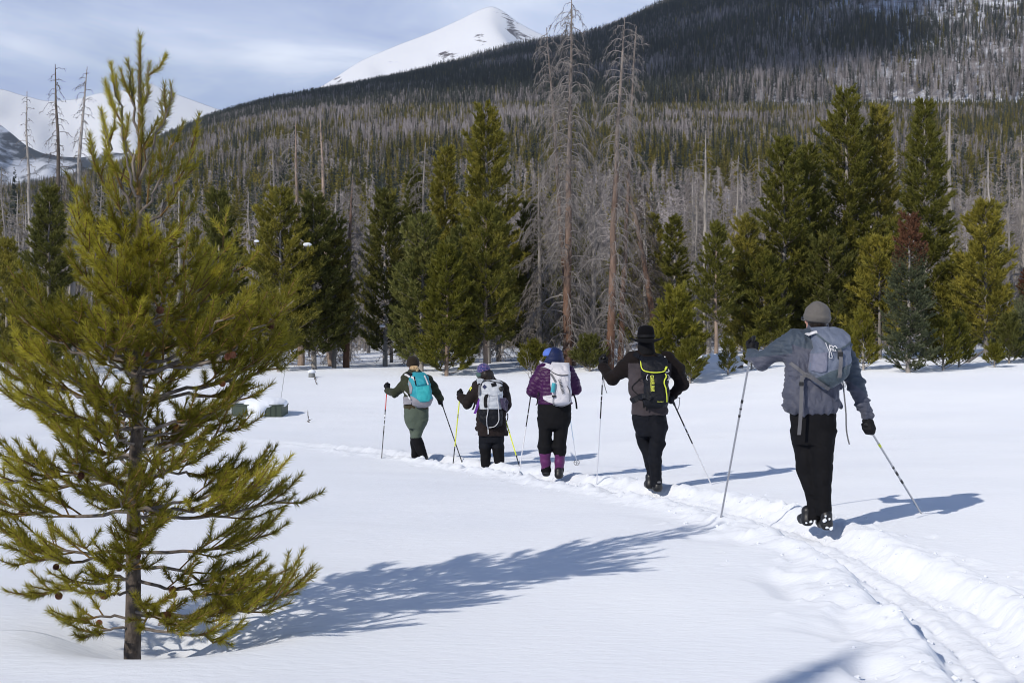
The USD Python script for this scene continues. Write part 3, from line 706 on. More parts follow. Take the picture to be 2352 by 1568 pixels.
for lab, u, vt, Y, w in SAP:
    plant_live('young_pine', lab, 'young tree', u, vt, Y, w, 'needles_yellow' if 'dark' not in lab else 'needles_dark', 'bark_grey', clear=.02, up=.5, nlen=.09, width=.024, per=11, nbr=max(26, int(w * .9)), dense=1.3)
# two spruces with red dead tops
for lab, u, vt, vred, Y, w in (('blue green spruce with a rusty red dead top', 2086, 498, 590, 36.5, 122), ('dark spruce with a red top, cut by the right edge', 2366, 628, 670, 42, 90)):
    loc = at_ground(u, Y); h = height_to(vt, loc); hr = height_to(vred, loc)
    t = thing('spruce_tree', lab, 'tree', loc)
    trunk, limbs, fol = live_tree(next(SEEDS), h, w * Y / F / 2, clear=0.0, nbr=150, dense=1.15, shape=.78, up=0.0, nlen=.075, width=.034, per=13, ripple=.15)
    part(t, 'trunk', trunk, 'bark_grey', smooth=True); part(t, 'limbs', limbs, 'twig_dark')
    v, f = fol
    top = v[f].mean(1)[:, 2] > hr + np.random.default_rng(4).normal(0, .22, len(f))
    part(t, 'crown', (v, f[~top]), 'needles_spruce', kind='stuff')
    part(t, 'dead_top', (v, f[top]), 'needles_red', label='rusty red dead top', kind='stuff')
GP = 'dead_pine'
plant_dead(GP, 'tallest grey dead pine, rising past the top of the picture with hanging twigs', 1316, -8, 44, 205, 'bark_red', 'twig_grey', ubase=1304, nbr=170, twigs=22, sub=6, r0=.15, shape=.35, droop=1.15)
plant_dead(GP, 'grey dead pine leaning against the tallest one from the left', 1254, 62, 45.2, 170, 'bark_red', 'twig_grey', ubase=1318, nbr=120, twigs=17, sub=6, r0=.10, shape=.35, droop=1.25)
plant_dead(GP, 'reddish trunked dead pine behind the raised glove of the person in the hat', 1428, 40, 43, 165, 'bark_red', 'twig_grey', ubase=1404, nbr=140, twigs=19, sub=6, r0=.14, shape=.35, droop=1.1)
plant_dead(GP, 'thin dead pine close behind the reddish trunked one', 1462, 62, 46, 120, 'bark_red', 'twig_grey', ubase=1424, nbr=110, twigs=15, sub=6, r0=.1, droop=1.2)
plant_dead(GP, 'dark dead trunk leaning left above the black hat', 1432, 330, 46, 150, 'bark_red', 'twig_dark', ubase=1516, nbr=90, twigs=18, sub=7, r0=.13, bend=-.03)
plant_dead(GP, 'dark bare pine with cone clusters, left of the pair over the far mountains', 130, 148, 50, 110, 'twig_dark', 'twig_dark', ubase=133, nbr=80, twigs=12, sub=4, r0=.13, clear=.3)
plant_dead(GP, 'dark bare pine with a bent trunk, right of the pair over the far mountains', 186, 152, 50.5, 110, 'bark_grey', 'twig_dark', ubase=155, nbr=70, twigs=12, sub=4, r0=.14, clear=.3, bend=.02)
plant_dead(GP, 'thin pale dead pine left of the dark bare pair', 58, 208, 52, 90, 'bark_grey', 'twig_grey', ubase=78, nbr=60, twigs=8, sub=3, r0=.1, clear=.25)
plant_dead(GP, 'grey dead pine with curved limbs over the rounded olive pine', 676, 280, 52, 150, 'bark_tan', 'twig_grey', ubase=690, nbr=100, twigs=18, sub=6)
plant_dead(GP, 'pale striped dead trunk over the pointed dark pine', 742, 276, 51, 130, 'bark_tan', 'twig_grey', ubase=762, nbr=90, twigs=16, sub=6)
plant_dead(GP, 'dead pine with a bare tan foot between the dark pines', 810, 400, 47.5, 130, 'bark_red', 'twig_grey', ubase=794, nbr=90, twigs=18, sub=6, r0=.11, clear=.2)
plant_dead(GP, 'grey dead pine at the right edge, cut by the picture', 2345, 300, 48, 170, 'bark_grey', 'twig_grey', nbr=130, twigs=22, sub=7)
plant_dead(GP, 'grey dead pine behind the tall pine with the ragged tip', 2182, 215, 53, 130, 'bark_grey', 'twig_grey', nbr=100, twigs=16, sub=6)
plant_dead(GP, 'slim grey dead pine with level limbs above the thin tan trunked pine', 1622, 300, 56, 110, 'bark_grey', 'twig_grey', nbr=80, twigs=14, sub=5, droop=.6)
plant_dead(GP, 'grey dead pine with a broken pale top beside the tallest middle pine', 1082, 380, 56, 90, 'bark_grey', 'twig_grey', nbr=60, twigs=12, sub=5)
plant_dead(GP, 'bushy grey dead pine filling the space left of the tallest grey pine', 1238, 400, 46, 150, 'bark_grey', 'twig_grey', nbr=130, twigs=22, sub=8, droop=1.2)
plant_dead(GP, 'bushy grey dead pine between the two reddish trunks', 1360, 380, 46.5, 140, 'bark_grey', 'twig_grey', nbr=120, twigs=22, sub=8, droop=1.2)
plant_dead(GP, 'bushy dead pine right of the reddish trunked one, behind the black hat', 1490, 420, 50, 130, 'bark_grey', 'twig_dark', nbr=110, twigs=20, sub=7, droop=1.1)
# the crowd behind them: one of each kind, then copies
R = np.random.default_rng(5)
LD = ['drooping grey dead pine', 'bushy grey dead pine', 'thin level-twigged dead pine', 'crooked pale dead pine']
LL = ['narrow olive pine', 'dark green pine']
MARKS = [(-200, 'left picture edge'), (60, 'leftmost dark pine'), (190, 'dark bare pair'), (330, 'big young pine'), (480, 'young pine\'s right flank'), (570, 'blunt dark pine'), (650, 'rounded olive pine'), (735, 'pointed dark pine'), (800, 'tan bare trunk'), (885, 'deep green pine'), (970, 'pale silvery pine'),
         (1040, 'yellowish bushy pine'), (1125, 'tallest middle pine'), (1215, 'blue hood'), (1300, 'tallest grey dead pine'), (1400, 'reddish dead trunk'), (1490, 'black hat'), (1560, 'bright green young pine'), (1645, 'white snow mound'), (1725, 'dark column pine'), (1810, 'right clump\'s left peak'), (1900, 'grey beanie'), (1990, 'grey backpack'), (2085, 'red topped spruce'), (2170, 'two young pines'), (2265, 'lone conical pine'), (2350, 'right picture edge')]
SEEN = {}
def crowd_label(kind, u, Y, hh):
    mark = min(MARKS, key=lambda m: abs(m[0] - u))[1]
    size = 'low' if hh < 6.4 else 'middling' if hh < 8.0 else 'tall'
    row = 'close behind' if Y < 72 else 'farther behind' if Y < 105 else 'far back behind'
    lab = f'{size} {kind} {row} the {mark}'
    return lab
spots = []
for k in range(560):
    Y = 53 + 100 * R.random() ** 1.2
    u = R.uniform(-90, 2440)
    spots.append((u, Y))
spots.sort(key=lambda s: s[1])
kept = []
for u, Y in spots:
    x = (u - 1176) * Y / F
    if all((x - a) ** 2 + (Y - b) ** 2 > 1.9 ** 2 for a, b in kept):
        kept.append((x, Y))
kept = kept[:280]
xy = np.array(kept)
zz = ground(xy[:, :1], xy[:, 1:])[:, 0]
protos = {}
for (x, Y), z in zip(kept, zz):
    live = R.random() < 0.34
    k = int(R.integers(0, 2 if live else 4))
    hh = R.uniform(5.0, 9.6) * (1.0 + 0.25 * (Y > 90))
    rz = R.uniform(0, 360)
    if live:
        hh = min(R.uniform(4.0, 7.2) * (1 + .3 * (Y > 95)), max(3.0, (820 - 500) * Y / F))
    u = 1176 + F * x / Y
    lab = crowd_label((LL if live else LD)[k], u, Y, hh)
    if (live, k) not in protos:
        t = thing('background_pine' if live else 'background_dead_pine', lab, 'tree', (x, Y, z), rz, None, lab)
        if live:
            a, b, c = live_tree(next(SEEDS), 8.0, (1.0, 1.25)[k], nbr=130, dense=.8, nlen=.18, width=.06, per=9, clear=.05)
            part(t, 'trunk', a, 'bark_grey', smooth=True); part(t, 'limbs', b, 'twig_dark'); part(t, 'crown', c, ('needles_olive', 'needles_dark')[k], kind='stuff')
        else:
            a, b, c = dead_tree(next(SEEDS), 8.0, (1.1, 1.35, 1.0, 1.2)[k], nbr=(100, 130, 80, 95)[k], twigs=(16, 20, 12, 16)[k], sub=(6, 7, 5, 6)[k], droop=(1.1, 1.0, .4, .9)[k], bend=(0, 0, 0, .05)[k], width=.022, r0=.08)
            part(t, 'trunk', a, 'bark_grey', smooth=True); part(t, 'limbs', b, 'twig_grey', smooth=True); part(t, 'twigs', c, 'twig_grey', kind='stuff')
        protos[(live, k)] = t
        place(UsdGeom.Xform(t), (x, Y, z), rz, hh / 8.0)
    else:
        t = protos[(live, k)]
        dup(t, (x, Y, z), rz, (hh / 8 * R.uniform(.85, 1.2), hh / 8 * R.uniform(.85, 1.2), hh / 8), lab, lab, name='background_pine' if live else 'background_dead_pine', tilt=R.normal(0, 1.6))
# ------------------------------------------------------------------ the young lodgepole pine in the foreground
foliage_mat('pine_needles', (0.22, 0.20, 0.018), (0.56, 0.50, 0.06), rand=0.30, translucent=0.42, scale=2.5)
wood_mat('pine_bark', (0.030, 0.025, 0.022), (0.17, 0.14, 0.12), 0.0, 22.0, (1, 1, 0.45))
wood_mat('pine_limb', (0.10, 0.085, 0.075), (0.30, 0.26, 0.23), 0.1, 12.0)
wood_mat('shoot_bark', (0.12, 0.075, 0.030), (0.24, 0.15, 0.055), 0.1, 30.0)
wood_mat('cone_scale', (0.09, 0.04, 0.025), (0.25, 0.115, 0.07), 0.3, 60.0)
wood_mat('cone_pale', (0.36, 0.15, 0.08), (0.52, 0.24, 0.14), 0.3, 60.0)
HY = TREE[1]
hx0 = float(TREE[0]); hz0 = gz(hx0, HY) - 0.02
hero = thing('foreground_pine', 'big young pine in the left foreground with cones on its boughs', 'tree', (hx0, HY, hz0))
HB = np.array([hx0, HY, hz0])
def hp(u, v, dy=0.0):
    return P(u, v, HY + dy) - HB
# trunk: middle line read off bottom to top
tv = np.array([1500, 1408, 1268, 1087, 957, 850, 700, 560, 440, 350, 260, 170, 100])
tu = np.array([304, 306, 306, 309, 316, 314, 318, 320, 318, 322, 322, 321, 321])
tr = np.array([.045, .040, .037, .034, .032, .029, .024, .020, .015, .0115, .009, .0065, .005])
tpts = np.array([hp(a, b) for a, b in zip(tu, tv)])
tpts = np.vstack([tpts[0] + [0, 0, -0.35], tpts])
trad = np.r_[.050, tr]
zz_ = np.linspace(tpts[0, 2], tpts[-1, 2], 60)
tline = np.stack([PchipInterpolator(tpts[:, 2], tpts[:, k])(zz_) for k in range(2)] + [zz_], -1)
hr = np.random.default_rng(8)
tb = MB().tube(tline, np.interp(zz_, tpts[:, 2], trad) * (1 + hr.normal(0, .03, 60)), 14)
tvv, tff = tb.get()
tvv = tvv + unit(np.c_[tvv[:, 0] - np.interp(tvv[:, 2], zz_, tline[:, 0]), tvv[:, 1] - np.interp(tvv[:, 2], zz_, tline[:, 1]), 0 * tvv[:, 0]]) * ((meshkit.fbm(tvv * 25, 3, 3) - .5) * .010)[:, None]
part(hero, 'trunk', (tvv, tff), 'pine_bark', smooth=True)
def axis_at(z):
    return np.array([np.interp(z, zz_, tline[:, 0]), np.interp(z, zz_, tline[:, 1]), z])
VZ = lambda v: ZC - (v - 784) * HY / F - hz0          # height of a picture row at the trunk's distance
def bough(z0, tip, r0, seed, nsec=8, sag=0.0, bare=0.22, hook=0.30, cone=None, secl=0.42):
    """A limb from the trunk to tip with side shoots; each shoot carries needles on its outer part."""
    rng = np.random.default_rng(seed)
    o = axis_at(z0); tip = np.asarray(tip, float)
    d = tip - o; L = np.linalg.norm(d)
    s = np.linspace(0, 1, 11)
    hz = np.array([d[0], d[1], 0])
    rise = d[2]
    c = o + np.outer(s ** 0.92, hz) + np.outer(rise * (s * (1 - hook) + hook * s ** 3.2) - sag * L * np.sin(np.pi * s) * 0.5, [0, 0, 1])
    c[1:-1] += rng.normal(0, 0.008 + 0.006 * L, (9, 3))
    wood, shoots = MB(), MB()
    wood.tube(c, np.linspace(r0, 0.0045, 11), 6, cap=False)
    pos, dirs, lens, den = [], [], [], []
    def at(q):
        return np.array([np.interp(q, s, c[:, k]) for k in range(3)])
    def run(p0, p1, share):                                        # needles along a straight piece
        v = p1 - p0; l = np.linalg.norm(v)
        pos.append(p0 + v * (1 - share)); dirs.append(v / max(l, 1e-6)); lens.append(l * share)
    q0 = np.linspace(max(0.55, 1 - 0.30 / L), 1, 4)
    for a, b in zip(q0[:-1], q0[1:]):
        run(at(a), at(b), 1.0)
    n = max(1, int(nsec * 1.3 * L / 0.75) + 1)
    for k in range(n):
        q = bare + (0.95 - bare) * (k + rng.uniform(0.1, 0.9)) / n
        b = at(q); fw = unit(at(min(1, q + .08)) - at(q - .08))
        sd = unit(np.cross(fw, [0, 0, 1])) * (-1) ** k
        up = 0.30 + rng.normal(0, 0.28)
        dd = unit(fw * 0.85 + sd * rng.uniform(0.45, 1.0) + np.array([0, 0, up]))
        l = min(0.62, L * secl * (0.45 + 0.75 * (1 - q)) * rng.uniform(0.7, 1.25)) + 0.05
        m = b + dd * l * 0.55
        e = m + unit(dd + np.array([0, 0, 0.55]) + fw * 0.35) * l * 0.5
        shoots.tube(np.array([b, m, e]), [0.0055, 0.0042, 0.003], 4, cap=False)
        run(m, e, 1.0); run(b, m, 0.30 if l > .16 else .7)
        if l > 0.20:
            for w in range(1 + (l > 0.32)):
                f = rng.uniform(0.35, 0.8); p = b + (m - b) * f
                d3 = unit(dd + unit(np.cross(dd, [0, 0, 1])) * rng.choice([-1, 1]) * rng.uniform(.6, 1.0) + np.array([0, 0, 0.45]))
                p1 = p + d3 * l * rng.uniform(0.35, 0.6)
                shoots.tube(np.array([p, p1]), [0.004, 0.003], 4, cap=False)
                run(p, p1, 0.85)
    return wood.get(), shoots.get(), np.array(pos), np.array(dirs), np.array(lens), at
def pine_cone(p, d, size):
    mb = MB()
    rows = 8
    for k in range(rows):
        t = (k + .5) / rows
        r = size * 0.42 * math.sin(math.pi * (0.12 + 0.82 * t)) ** 0.7
        m = max(4, int(9 * r / (size * .42)))
        for j in range(m):
            a = 6.283 * (j + 0.5 * (k % 2)) / m
            hd = np.array([math.cos(a), math.sin(a), 0])
            b = np.array([0, 0, size * t])
            tipv = hd * r + [0, 0, size * (t + 0.10)]
            sd = np.array([-hd[1], hd[0], 0]) * r * 0.55
            mb.add(np.array([b, tipv - sd, tipv + hd * r * .16 - [0, 0, size * .05], tipv + sd, tipv + [0, 0, -size * .10] + hd * r * .02]), [[0, 1, 2], [0, 2, 3], [0, 4, 1], [0, 3, 4], [1, 4, 2], [2, 4, 3]])
    v, f = mb.get()
    z = unit(d); x = unit(np.cross(z, [0.3, 0.9, 0.1])); y = np.cross(z, x)
    return v @ np.stack([x, y, z]) + p, f
TIPS = [  # (trunk row, tip u, tip v, depth) read off the photograph's outline
 (318, 293, 142, .05), (318, 343, 148, -.05), (420, 266, 177, .03), (418, 393, 195, -.04), (500, 232, 255, .05), (470, 280, 285, -.18), (500, 393, 316, -.1), (530, 451, 316, .06), (560, 211, 332, -.05),
 (640, 183, 436, .1), (620, 442, 485, .05), (690, 169, 480, -.1), (700, 453, 580, -.15), (720, 158, 590, .1), (760, 520, 560, .45), (770, 548, 600, .3), (820, 53, 660, .12), (840, 34, 712, -.12), (850, 676, 690, .1), (860, 633, 717, -.25), (840, 548, 690, -.3),
 (910, 660, 788, -.05), (905, 42, 790, -.1), (920, 12, 831, .2), (930, 655, 822, .2), (985, 20, 903, .0), (980, 562, 904, -.15), (985, 57, 912, -.3), (1010, 505, 955, .25), (1030, 547, 987, -.1), (1050, 120, 985, .35), (1090, 20, 1054, .05), (1092, 522, 1085, .3), (1100, 8, 1107, -.2),
 (1165, 602, 1072, .08), (1170, 612, 1108, -.22), (1175, -2, 1155, .1), (1185, 656, 1147, .0), (1265, 0, 1220, .0), (1268, 627, 1224, .2), (1285, 45, 1283, -.25), (1290, 592, 1333, -.1), (1330, 76, 1373, .1), (1330, 537, 1363, -.3), (1408, 679, 1363, -.05), (1410, 636, 1375, .25), (1412, 148, 1428, .05), (1430, 190, 1464, -.2), (1438, 530, 1480, -.15), (1400, 420, 1440, -.4), (1290, 250, 1300, -.35)]
boughs = []
for k, (v0, u, v, dy) in enumerate(TIPS):
    boughs.append((VZ(v0), hp(u, v, dy), dy))
for k in range(66):                                                 # limbs that come forward and go back
    t = (k + hr.random()) / 66
    v0 = 1400 - 840 * t ** 0.72
    half = np.interp(v0, [420, 560, 700, 850, 1000, 1170, 1300, 1420], [75, 115, 190, 265, 260, 290, 265, 220]) * HY / F
    a = hr.uniform(0.28, 0.72) * math.pi * (1 if hr.random() < .62 else -1)
    r = half * hr.uniform(0.5, 0.88)
    o = axis_at(VZ(v0))
    rise = r * np.interp(v0, [450, 800, 1100, 1400], [.75, .46, .28, .10]) * hr.uniform(.75, 1.25)
    boughs.append((VZ(v0), o + np.array([math.cos(a) * r, -math.sin(a) * r, rise]), -math.sin(a) * r))
cones = 0
for k, (z0, tip, dy) in enumerate(boughs):
    L = np.linalg.norm(tip - axis_at(z0))
    wood, sh, pos, dirs, lens, at = bough(z0, tip, min(0.015, 0.005 + 0.009 * L), 300 + k, sag=0.10 if L > .6 else 0.0, bare=0.30 if z0 < VZ(900) else 0.2, nsec=2.2 if z0 > VZ(480) else 4.5 if z0 > VZ(620) else 7 if z0 > VZ(1000) else 8)
    b = part(hero, 'branch', wood, 'pine_limb', smooth=True)
    part(b, 'shoots', sh, 'shoot_bark', smooth=True)
    nd = MB(); rg = np.random.default_rng(900 + k)
    cnt = 92
    big = lens > 0.0
    m = np.maximum(1, np.round(lens / 0.085).astype(int))
    pp = np.repeat(pos, m, 0); dd = np.repeat(dirs, m, 0); ll = np.repeat(lens / m, m)
    off = np.concatenate([np.arange(q) for q in m])
    pp = pp + dd * (off * ll)[:, None]
    needles(nd, pp, dd, ll, 0.047, cnt, 0.0034, 0.88, rg)
    part(b, 'needles', nd.get(), 'pine_needles', kind='stuff')
    if rg.random() < (.42 if dy <= 0.15 else .2) and L > .3 and z0 < VZ(560):
        q = rg.uniform(.45, .85)
        for w in range(1 + (rg.random() < .3)):
            part(b, 'cone', pine_cone(at(q) + rg.normal(0, .02, 3), rg.normal(0, .5, 3) + [0, -.6, -.1], rg.uniform(.034, .045)), 'cone_pale' if rg.random() < .3 else 'cone_scale')
lead = MB(); rg = np.random.default_rng(5)
zl = np.arange(VZ(520), VZ(96), .035)
lp = np.array([axis_at(z) for z in zl]); 
needles(lead, lp, np.tile([[0, 0, 1.0]], (len(lp), 1)), .035, .052, 46, .0034, .80, rg)
part(hero, 'needles', lead.get(), 'pine_needles', kind='stuff', label='needles along the leading shoot')
ld = MB().tube(np.array([axis_at(z) for z in np.linspace(VZ(450), VZ(98), 24)]), np.linspace(.0155, .0058, 24), 7)
part(hero, 'leader', ld.get(), 'shoot_bark', smooth=True)
# ------------------------------------------------------------------ soft shapes: distance fields turned into meshes
def nets(fn, lo, hi, h, fit=2):
    lo, hi = np.asarray(lo, float), np.asarray(hi, float)
    n = np.maximum(np.ceil((hi - lo) / h).astype(int) + 1, 3)
    ax = [lo[k] + h * np.arange(n[k]) for k in range(3)]
    G = np.stack(np.meshgrid(*ax, indexing='ij'), -1).reshape(-1, 3)
    D = np.concatenate([fn(G[i:i + 200000]) for i in range(0, len(G), 200000)]).reshape(n)
    D = np.where(np.abs(D) < 1e-9, 1e-9, D)
    for k in range(3):                                              # closed at the box's border
        s = [slice(None)] * 3
        for e in (0, -1):
            s[k] = e; D[tuple(s)] = np.maximum(D[tuple(s)], 1e-4)
    I = D < 0
    c = n - 1
    acc, cnt = np.zeros((*c, 3)), np.zeros(c)
    corner = [(a, b, d) for a in (0, 1) for b in (0, 1) for d in (0, 1)]
    sl = lambda o: tuple(slice(o[k], o[k] + c[k]) for k in range(3))
    for a in corner:
        for k in range(3):
            if a[k] == 0:
                b = list(a); b[k] = 1
                da, db = D[sl(a)], D[sl(b)]
                m = I[sl(a)] != I[sl(b)]
                t = np.where(m, da / np.where(m, da - db, 1), 0)
                cnt += m
                for q in range(3):
                    acc[..., q] += m * (a[q] + (t if q == k else 0))
    act = cnt > 0
    idx = -np.ones(c, int); idx[act] = np.arange(act.sum())
    ijk = np.argwhere(act)
    V = lo + h * (ijk + acc[act] / cnt[act][:, None])
    Fs = []
    for k in range(3):
        p, q = [(1, 2), (2, 0), (0, 1)][k]
        s0 = [slice(None)] * 3; s1 = [slice(None)] * 3
        s0[k], s1[k] = slice(0, -1), slice(1, None)
        ch = I[tuple(s0)] != I[tuple(s1)]
        e = np.argwhere(ch)
        e = e[(e[:, p] >= 1) & (e[:, q] >= 1) & (e[:, p] < c[p]) & (e[:, q] < c[q])]
        ins = I[tuple(s0)][tuple(e.T)]
        def cell(dp, dq):
            g = e.copy(); g[:, p] -= dp; g[:, q] -= dq
            return idx[tuple(g.T)]
        quad = np.stack([cell(1, 1), cell(0, 1), cell(0, 0), cell(1, 0)], 1)
        quad[~ins] = quad[~ins][:, ::-1]
        Fs.append(quad)
    Q = np.vstack(Fs)
    Q = Q[(Q >= 0).all(1)]
    for _ in range(fit):
        g = grad(fn, V, h * .4)
        V = V - np.clip(fn(V), -h * .6, h * .6)[:, None] * g
    return V, np.vstack([Q[:, [0, 1, 2]], Q[:, [0, 2, 3]]])
def grad(fn, V, e):
    g = np.stack([fn(V + np.eye(3)[k] * e) - fn(V - np.eye(3)[k] * e) for k in range(3)], -1)
    return unit(g)
def smin(a, b, k):
    h = np.clip(0.5 + 0.5 * (b - a) / k, 0, 1)
    return b + (a - b) * h - k * h * (1 - h)
def smax(a, b, k):
    return -smin(-a, -b, k)
def rc(p, a, b, ra, rb):
    a, b = np.asarray(a, float), np.asarray(b, float)
    d = b - a
    t = np.clip(((p - a) @ d) / max(d @ d, 1e-9), 0, 1)
    return np.linalg.norm(p - a - t[:, None] * d, axis=1) - (ra + (rb - ra) * t)
def ell(p, c, r):
    q = (p - c) / r
    k0 = np.linalg.norm(q, axis=1); k1 = np.linalg.norm(q / r, axis=1)
    return k0 * (k0 - 1) / np.maximum(k1, 1e-9)
def stack(rows, sq=2.0):
    """A solid given by level slices: rows of (z, x, y, half width, half depth), z falling or rising."""
    r = np.array(sorted(rows), float)
    z = r[:, 0]
    f = [PchipInterpolator(z, r[:, k]) for k in range(1, 5)]
    def fn(p):
        zc = np.clip(p[:, 2], z[0], z[-1])
        cx, cy, a, b = (g(zc) for g in f)
        q = (np.abs((p[:, 0] - cx) / a) ** sq + np.abs((p[:, 1] - cy) / b) ** sq) ** (1 / sq)
        d = (q - 1) * np.minimum(a, b)
        dz = np.maximum(z[0] - p[:, 2], p[:, 2] - z[-1])
        return np.where(dz > 0, np.hypot(np.maximum(d, 0), dz) + 0 * d, d)
    return fn
def poly2(poly):
    """Signed distance to a polygon in a plane, negative inside."""
    poly = np.asarray(poly, float)
    def fn(x, y):
        p = np.stack([x, y], -1)
        d = np.full(len(p), 1e9); s = np.ones(len(p))
        for a, b in zip(poly, np.roll(poly, 1, 0)):
            e = b - a; w = p - a
            t = np.clip((w @ e) / max(e @ e, 1e-12), 0, 1)
            d = np.minimum(d, ((w - t[:, None] * e) ** 2).sum(1))
            c1, c2, c3 = p[:, 1] >= a[1], p[:, 1] < b[1], e[0] * w[:, 1] > e[1] * w[:, 0]
            s = np.where((c1 & c2 & c3) | (~c1 & ~c2 & ~c3), -s, s)
        return s * np.sqrt(d)
    return fn
def folds(p, amp, sx, sy, sz, seed, power=1.0):
    """Creases: sharp troughs of a stretched noise."""
    n = meshkit.fbm(np.stack([p[:, 0] * sx, p[:, 1] * sy, p[:, 2] * sz], -1), 2, seed)
    return amp * (1 - np.abs(2 * n - 1) * 2.2) ** 1 * 1.0

def fabric(name, col, rough=0.8, sheen=0.15, var=0.25, bump=0.25, scale=60.0, spec=0.3):
    c = np.array(col)
    return material(name, {
        'tc': ('texture_coordinate', {}), 'n': ('noise_texture', {'scale': 5.0, 'detail': 4.0}), 'n2': ('noise_texture', {'scale': scale, 'detail': 4.0, 'roughness': .7}),
        'n3': ('noise_texture', {'scale': 11.0, 'detail': 3.0, 'distortion': 1.2}),
        'r': ('rgb_ramp', {'ramp': [(0.3, c * (1 - var)), (0.7, c * (1 + var))]}),
        'w': ('math', {'math_type': 'multiply', 'value2': 3.0}), 'a': ('math', {'math_type': 'add'}),
        'b': ('bump', {'strength': bump, 'distance': 0.012}),
        'p': ('principled_bsdf', {'roughness': rough, 'sheen_weight': sheen, 'specular_ior_level': spec})},
        [('tc.object', 'n.vector'), ('tc.object', 'n2.vector'), ('tc.object', 'n3.vector'), ('n.fac', 'r.fac'), ('r.color', 'p.base_color'), ('n3.fac', 'w.value1'), ('w.value', 'a.value1'), ('n2.fac', 'a.value2'), ('a.value', 'b.height'), ('b.normal', 'p.normal')])
def plain(name, col, rough=0.5, metal=0.0, spec=0.5):
    return material(name, {'p': ('principled_bsdf', {'base_color': col, 'roughness': rough, 'metallic': metal, 'specular_ior_level': spec})})
noise_col('skin', (0.52, 0.27, 0.20), (0.62, 0.36, 0.28), 14.0, 0.5)
noise_col('hair_blond', (0.30, 0.19, 0.09), (0.62, 0.45, 0.26), 60.0, 0.5, stretch=(1, 1, .2))
noise_col('hair_dark', (0.008, 0.006, 0.005), (0.03, 0.022, 0.018), 60.0, 0.45, stretch=(1, 1, .2))
fabric('black_cloth', (0.006, 0.006, 0.0075), 0.85, 0.0, spec=.18)
fabric('navy_black_cloth', (0.005, 0.006, 0.010), 0.8, 0.0, spec=.2)
fabric('black_glove', (0.007, 0.007, 0.009), 0.7, 0.0, spec=.25)
fabric('slate_cloth', (0.070, 0.076, 0.108), 0.62, 0.1, .12, .35, spec=.35)
fabric('teal_grey_cloth', (0.046, 0.064, 0.090), 0.62, 0.1, .12, .35, spec=.35)
fabric('grey_knit', (0.135, 0.125, 0.115), 0.95, 0.08, .12, .5, 160.0)
fabric('pack_blue_grey', (0.130, 0.155, 0.215), 0.6, 0.1, .15, .4)
fabric('pack_pale_blue', (0.170, 0.180, 0.245), 0.6, 0.1, .12, .4)
fabric('pack_dark_teal', (0.060, 0.085, 0.105), 0.6, 0.1, .12, .4)
fabric('strap_grey', (0.135, 0.135, 0.145), 0.8, 0.1, .1, .2, 300.)
fabric('strap_black', (0.008, 0.008, 0.010), 0.7, 0.0, .1, .2, 300., spec=.2)
fabric('brown_black_cloth', (0.011, 0.008, 0.008), 0.9, 0.03, spec=.15)
fabric('charcoal_cloth', (0.050, 0.042, 0.047), 0.9, 0.06, spec=.2)
fabric('felt_black', (0.004, 0.004, 0.005), 0.95, 0.02, .2, .1, spec=.1)
fabric('pack_black', (0.006, 0.007, 0.011), 0.6, 0.0, .3, .35, spec=.25)
fabric('neon_yellow', (0.72, 0.80, 0.07), 0.6, 0.0, .05, .1)
fabric('purple_down', (0.042, 0.006, 0.050), 0.42, 0.0, .2, .3, 40.0, spec=.25)
fabric('purple_gaiter', (0.105, 0.018, 0.100), 0.5, 0.1, .1, .15)
fabric('hood_navy', (0.010, 0.018, 0.070), 0.55, 0.02, .15, .3)
fabric('cap_blue', (0.085, 0.165, 0.55), 0.8, 0.2, .1, .2)
fabric('pack_white', (0.62, 0.61, 0.65), 0.6, 0.1, .06, .4)
fabric('dark_brown_cloth', (0.016, 0.011, 0.011), 0.85, 0.03, spec=.2)
fabric('pack_silver', (0.50, 0.53, 0.57), 0.55, 0.1, .1, .45)
fabric('purple_strap', (0.15, 0.04, 0.32), 0.7, 0.1)
fabric('mauve_bag', (0.055, 0.040, 0.080), 0.5, 0.1)
fabric('scarf_green', (0.055, 0.10, 0.095), 0.9, 0.2)
fabric('olive_fleece', (0.030, 0.034, 0.019), 0.95, 0.08, .15, .4)
fabric('olive_rib', (0.038, 0.030, 0.013), 0.95, 0.2)
fabric('brown_knit', (0.020, 0.014, 0.008), 0.95, 0.08, .15, .5, 160.0)
fabric('green_trouser', (0.072, 0.095, 0.072), 0.85, 0.1, .1, .25)
fabric('pack_teal', (0.022, 0.29, 0.36), 0.55, 0.1, .12, .4)
fabric('pack_teal_light', (0.035, 0.40, 0.43), 0.55, 0.1, .10, .4)
fabric('pack_grey', (0.29, 0.28, 0.31), 0.6, 0.1, .1, .3)
fabric('white_strap', (0.62, 0.62, 0.64), 0.7, 0.1, .05, .1)
fabric('cream_cuff', (0.55, 0.53, 0.38), 0.8, 0.1)
material('hat_pattern', {
    'tc': ('texture_coordinate', {}), 'v': ('voronoi_texture', {'scale': 26.0, 'feature': 'distance_to_edge'}), 'n': ('noise_texture', {'scale': 18.0}),
    'r': ('rgb_ramp', {'ramp': [(0.02, (0.30, 0.16, 0.30)), (0.06, (0.022, 0.035, 0.15))]}), 'p': ('principled_bsdf', {'roughness': 0.9, 'sheen_weight': .2})},
    [('tc.object', 'v.vector'), ('v.distance', 'r.fac'), ('r.color', 'p.base_color')])
plain('aluminium', (0.52, 0.52, 0.53), 0.35, 0.85)
plain('pole_black', (0.014, 0.014, 0.016), 0.4)
plain('pole_white', (0.78, 0.79, 0.82), 0.4)
plain('pole_red', (0.55, 0.035, 0.035), 0.4)
plain('pole_yellow', (0.80, 0.86, 0.05), 0.45)
plain('pole_pale_blue', (0.50, 0.66, 0.80), 0.4)
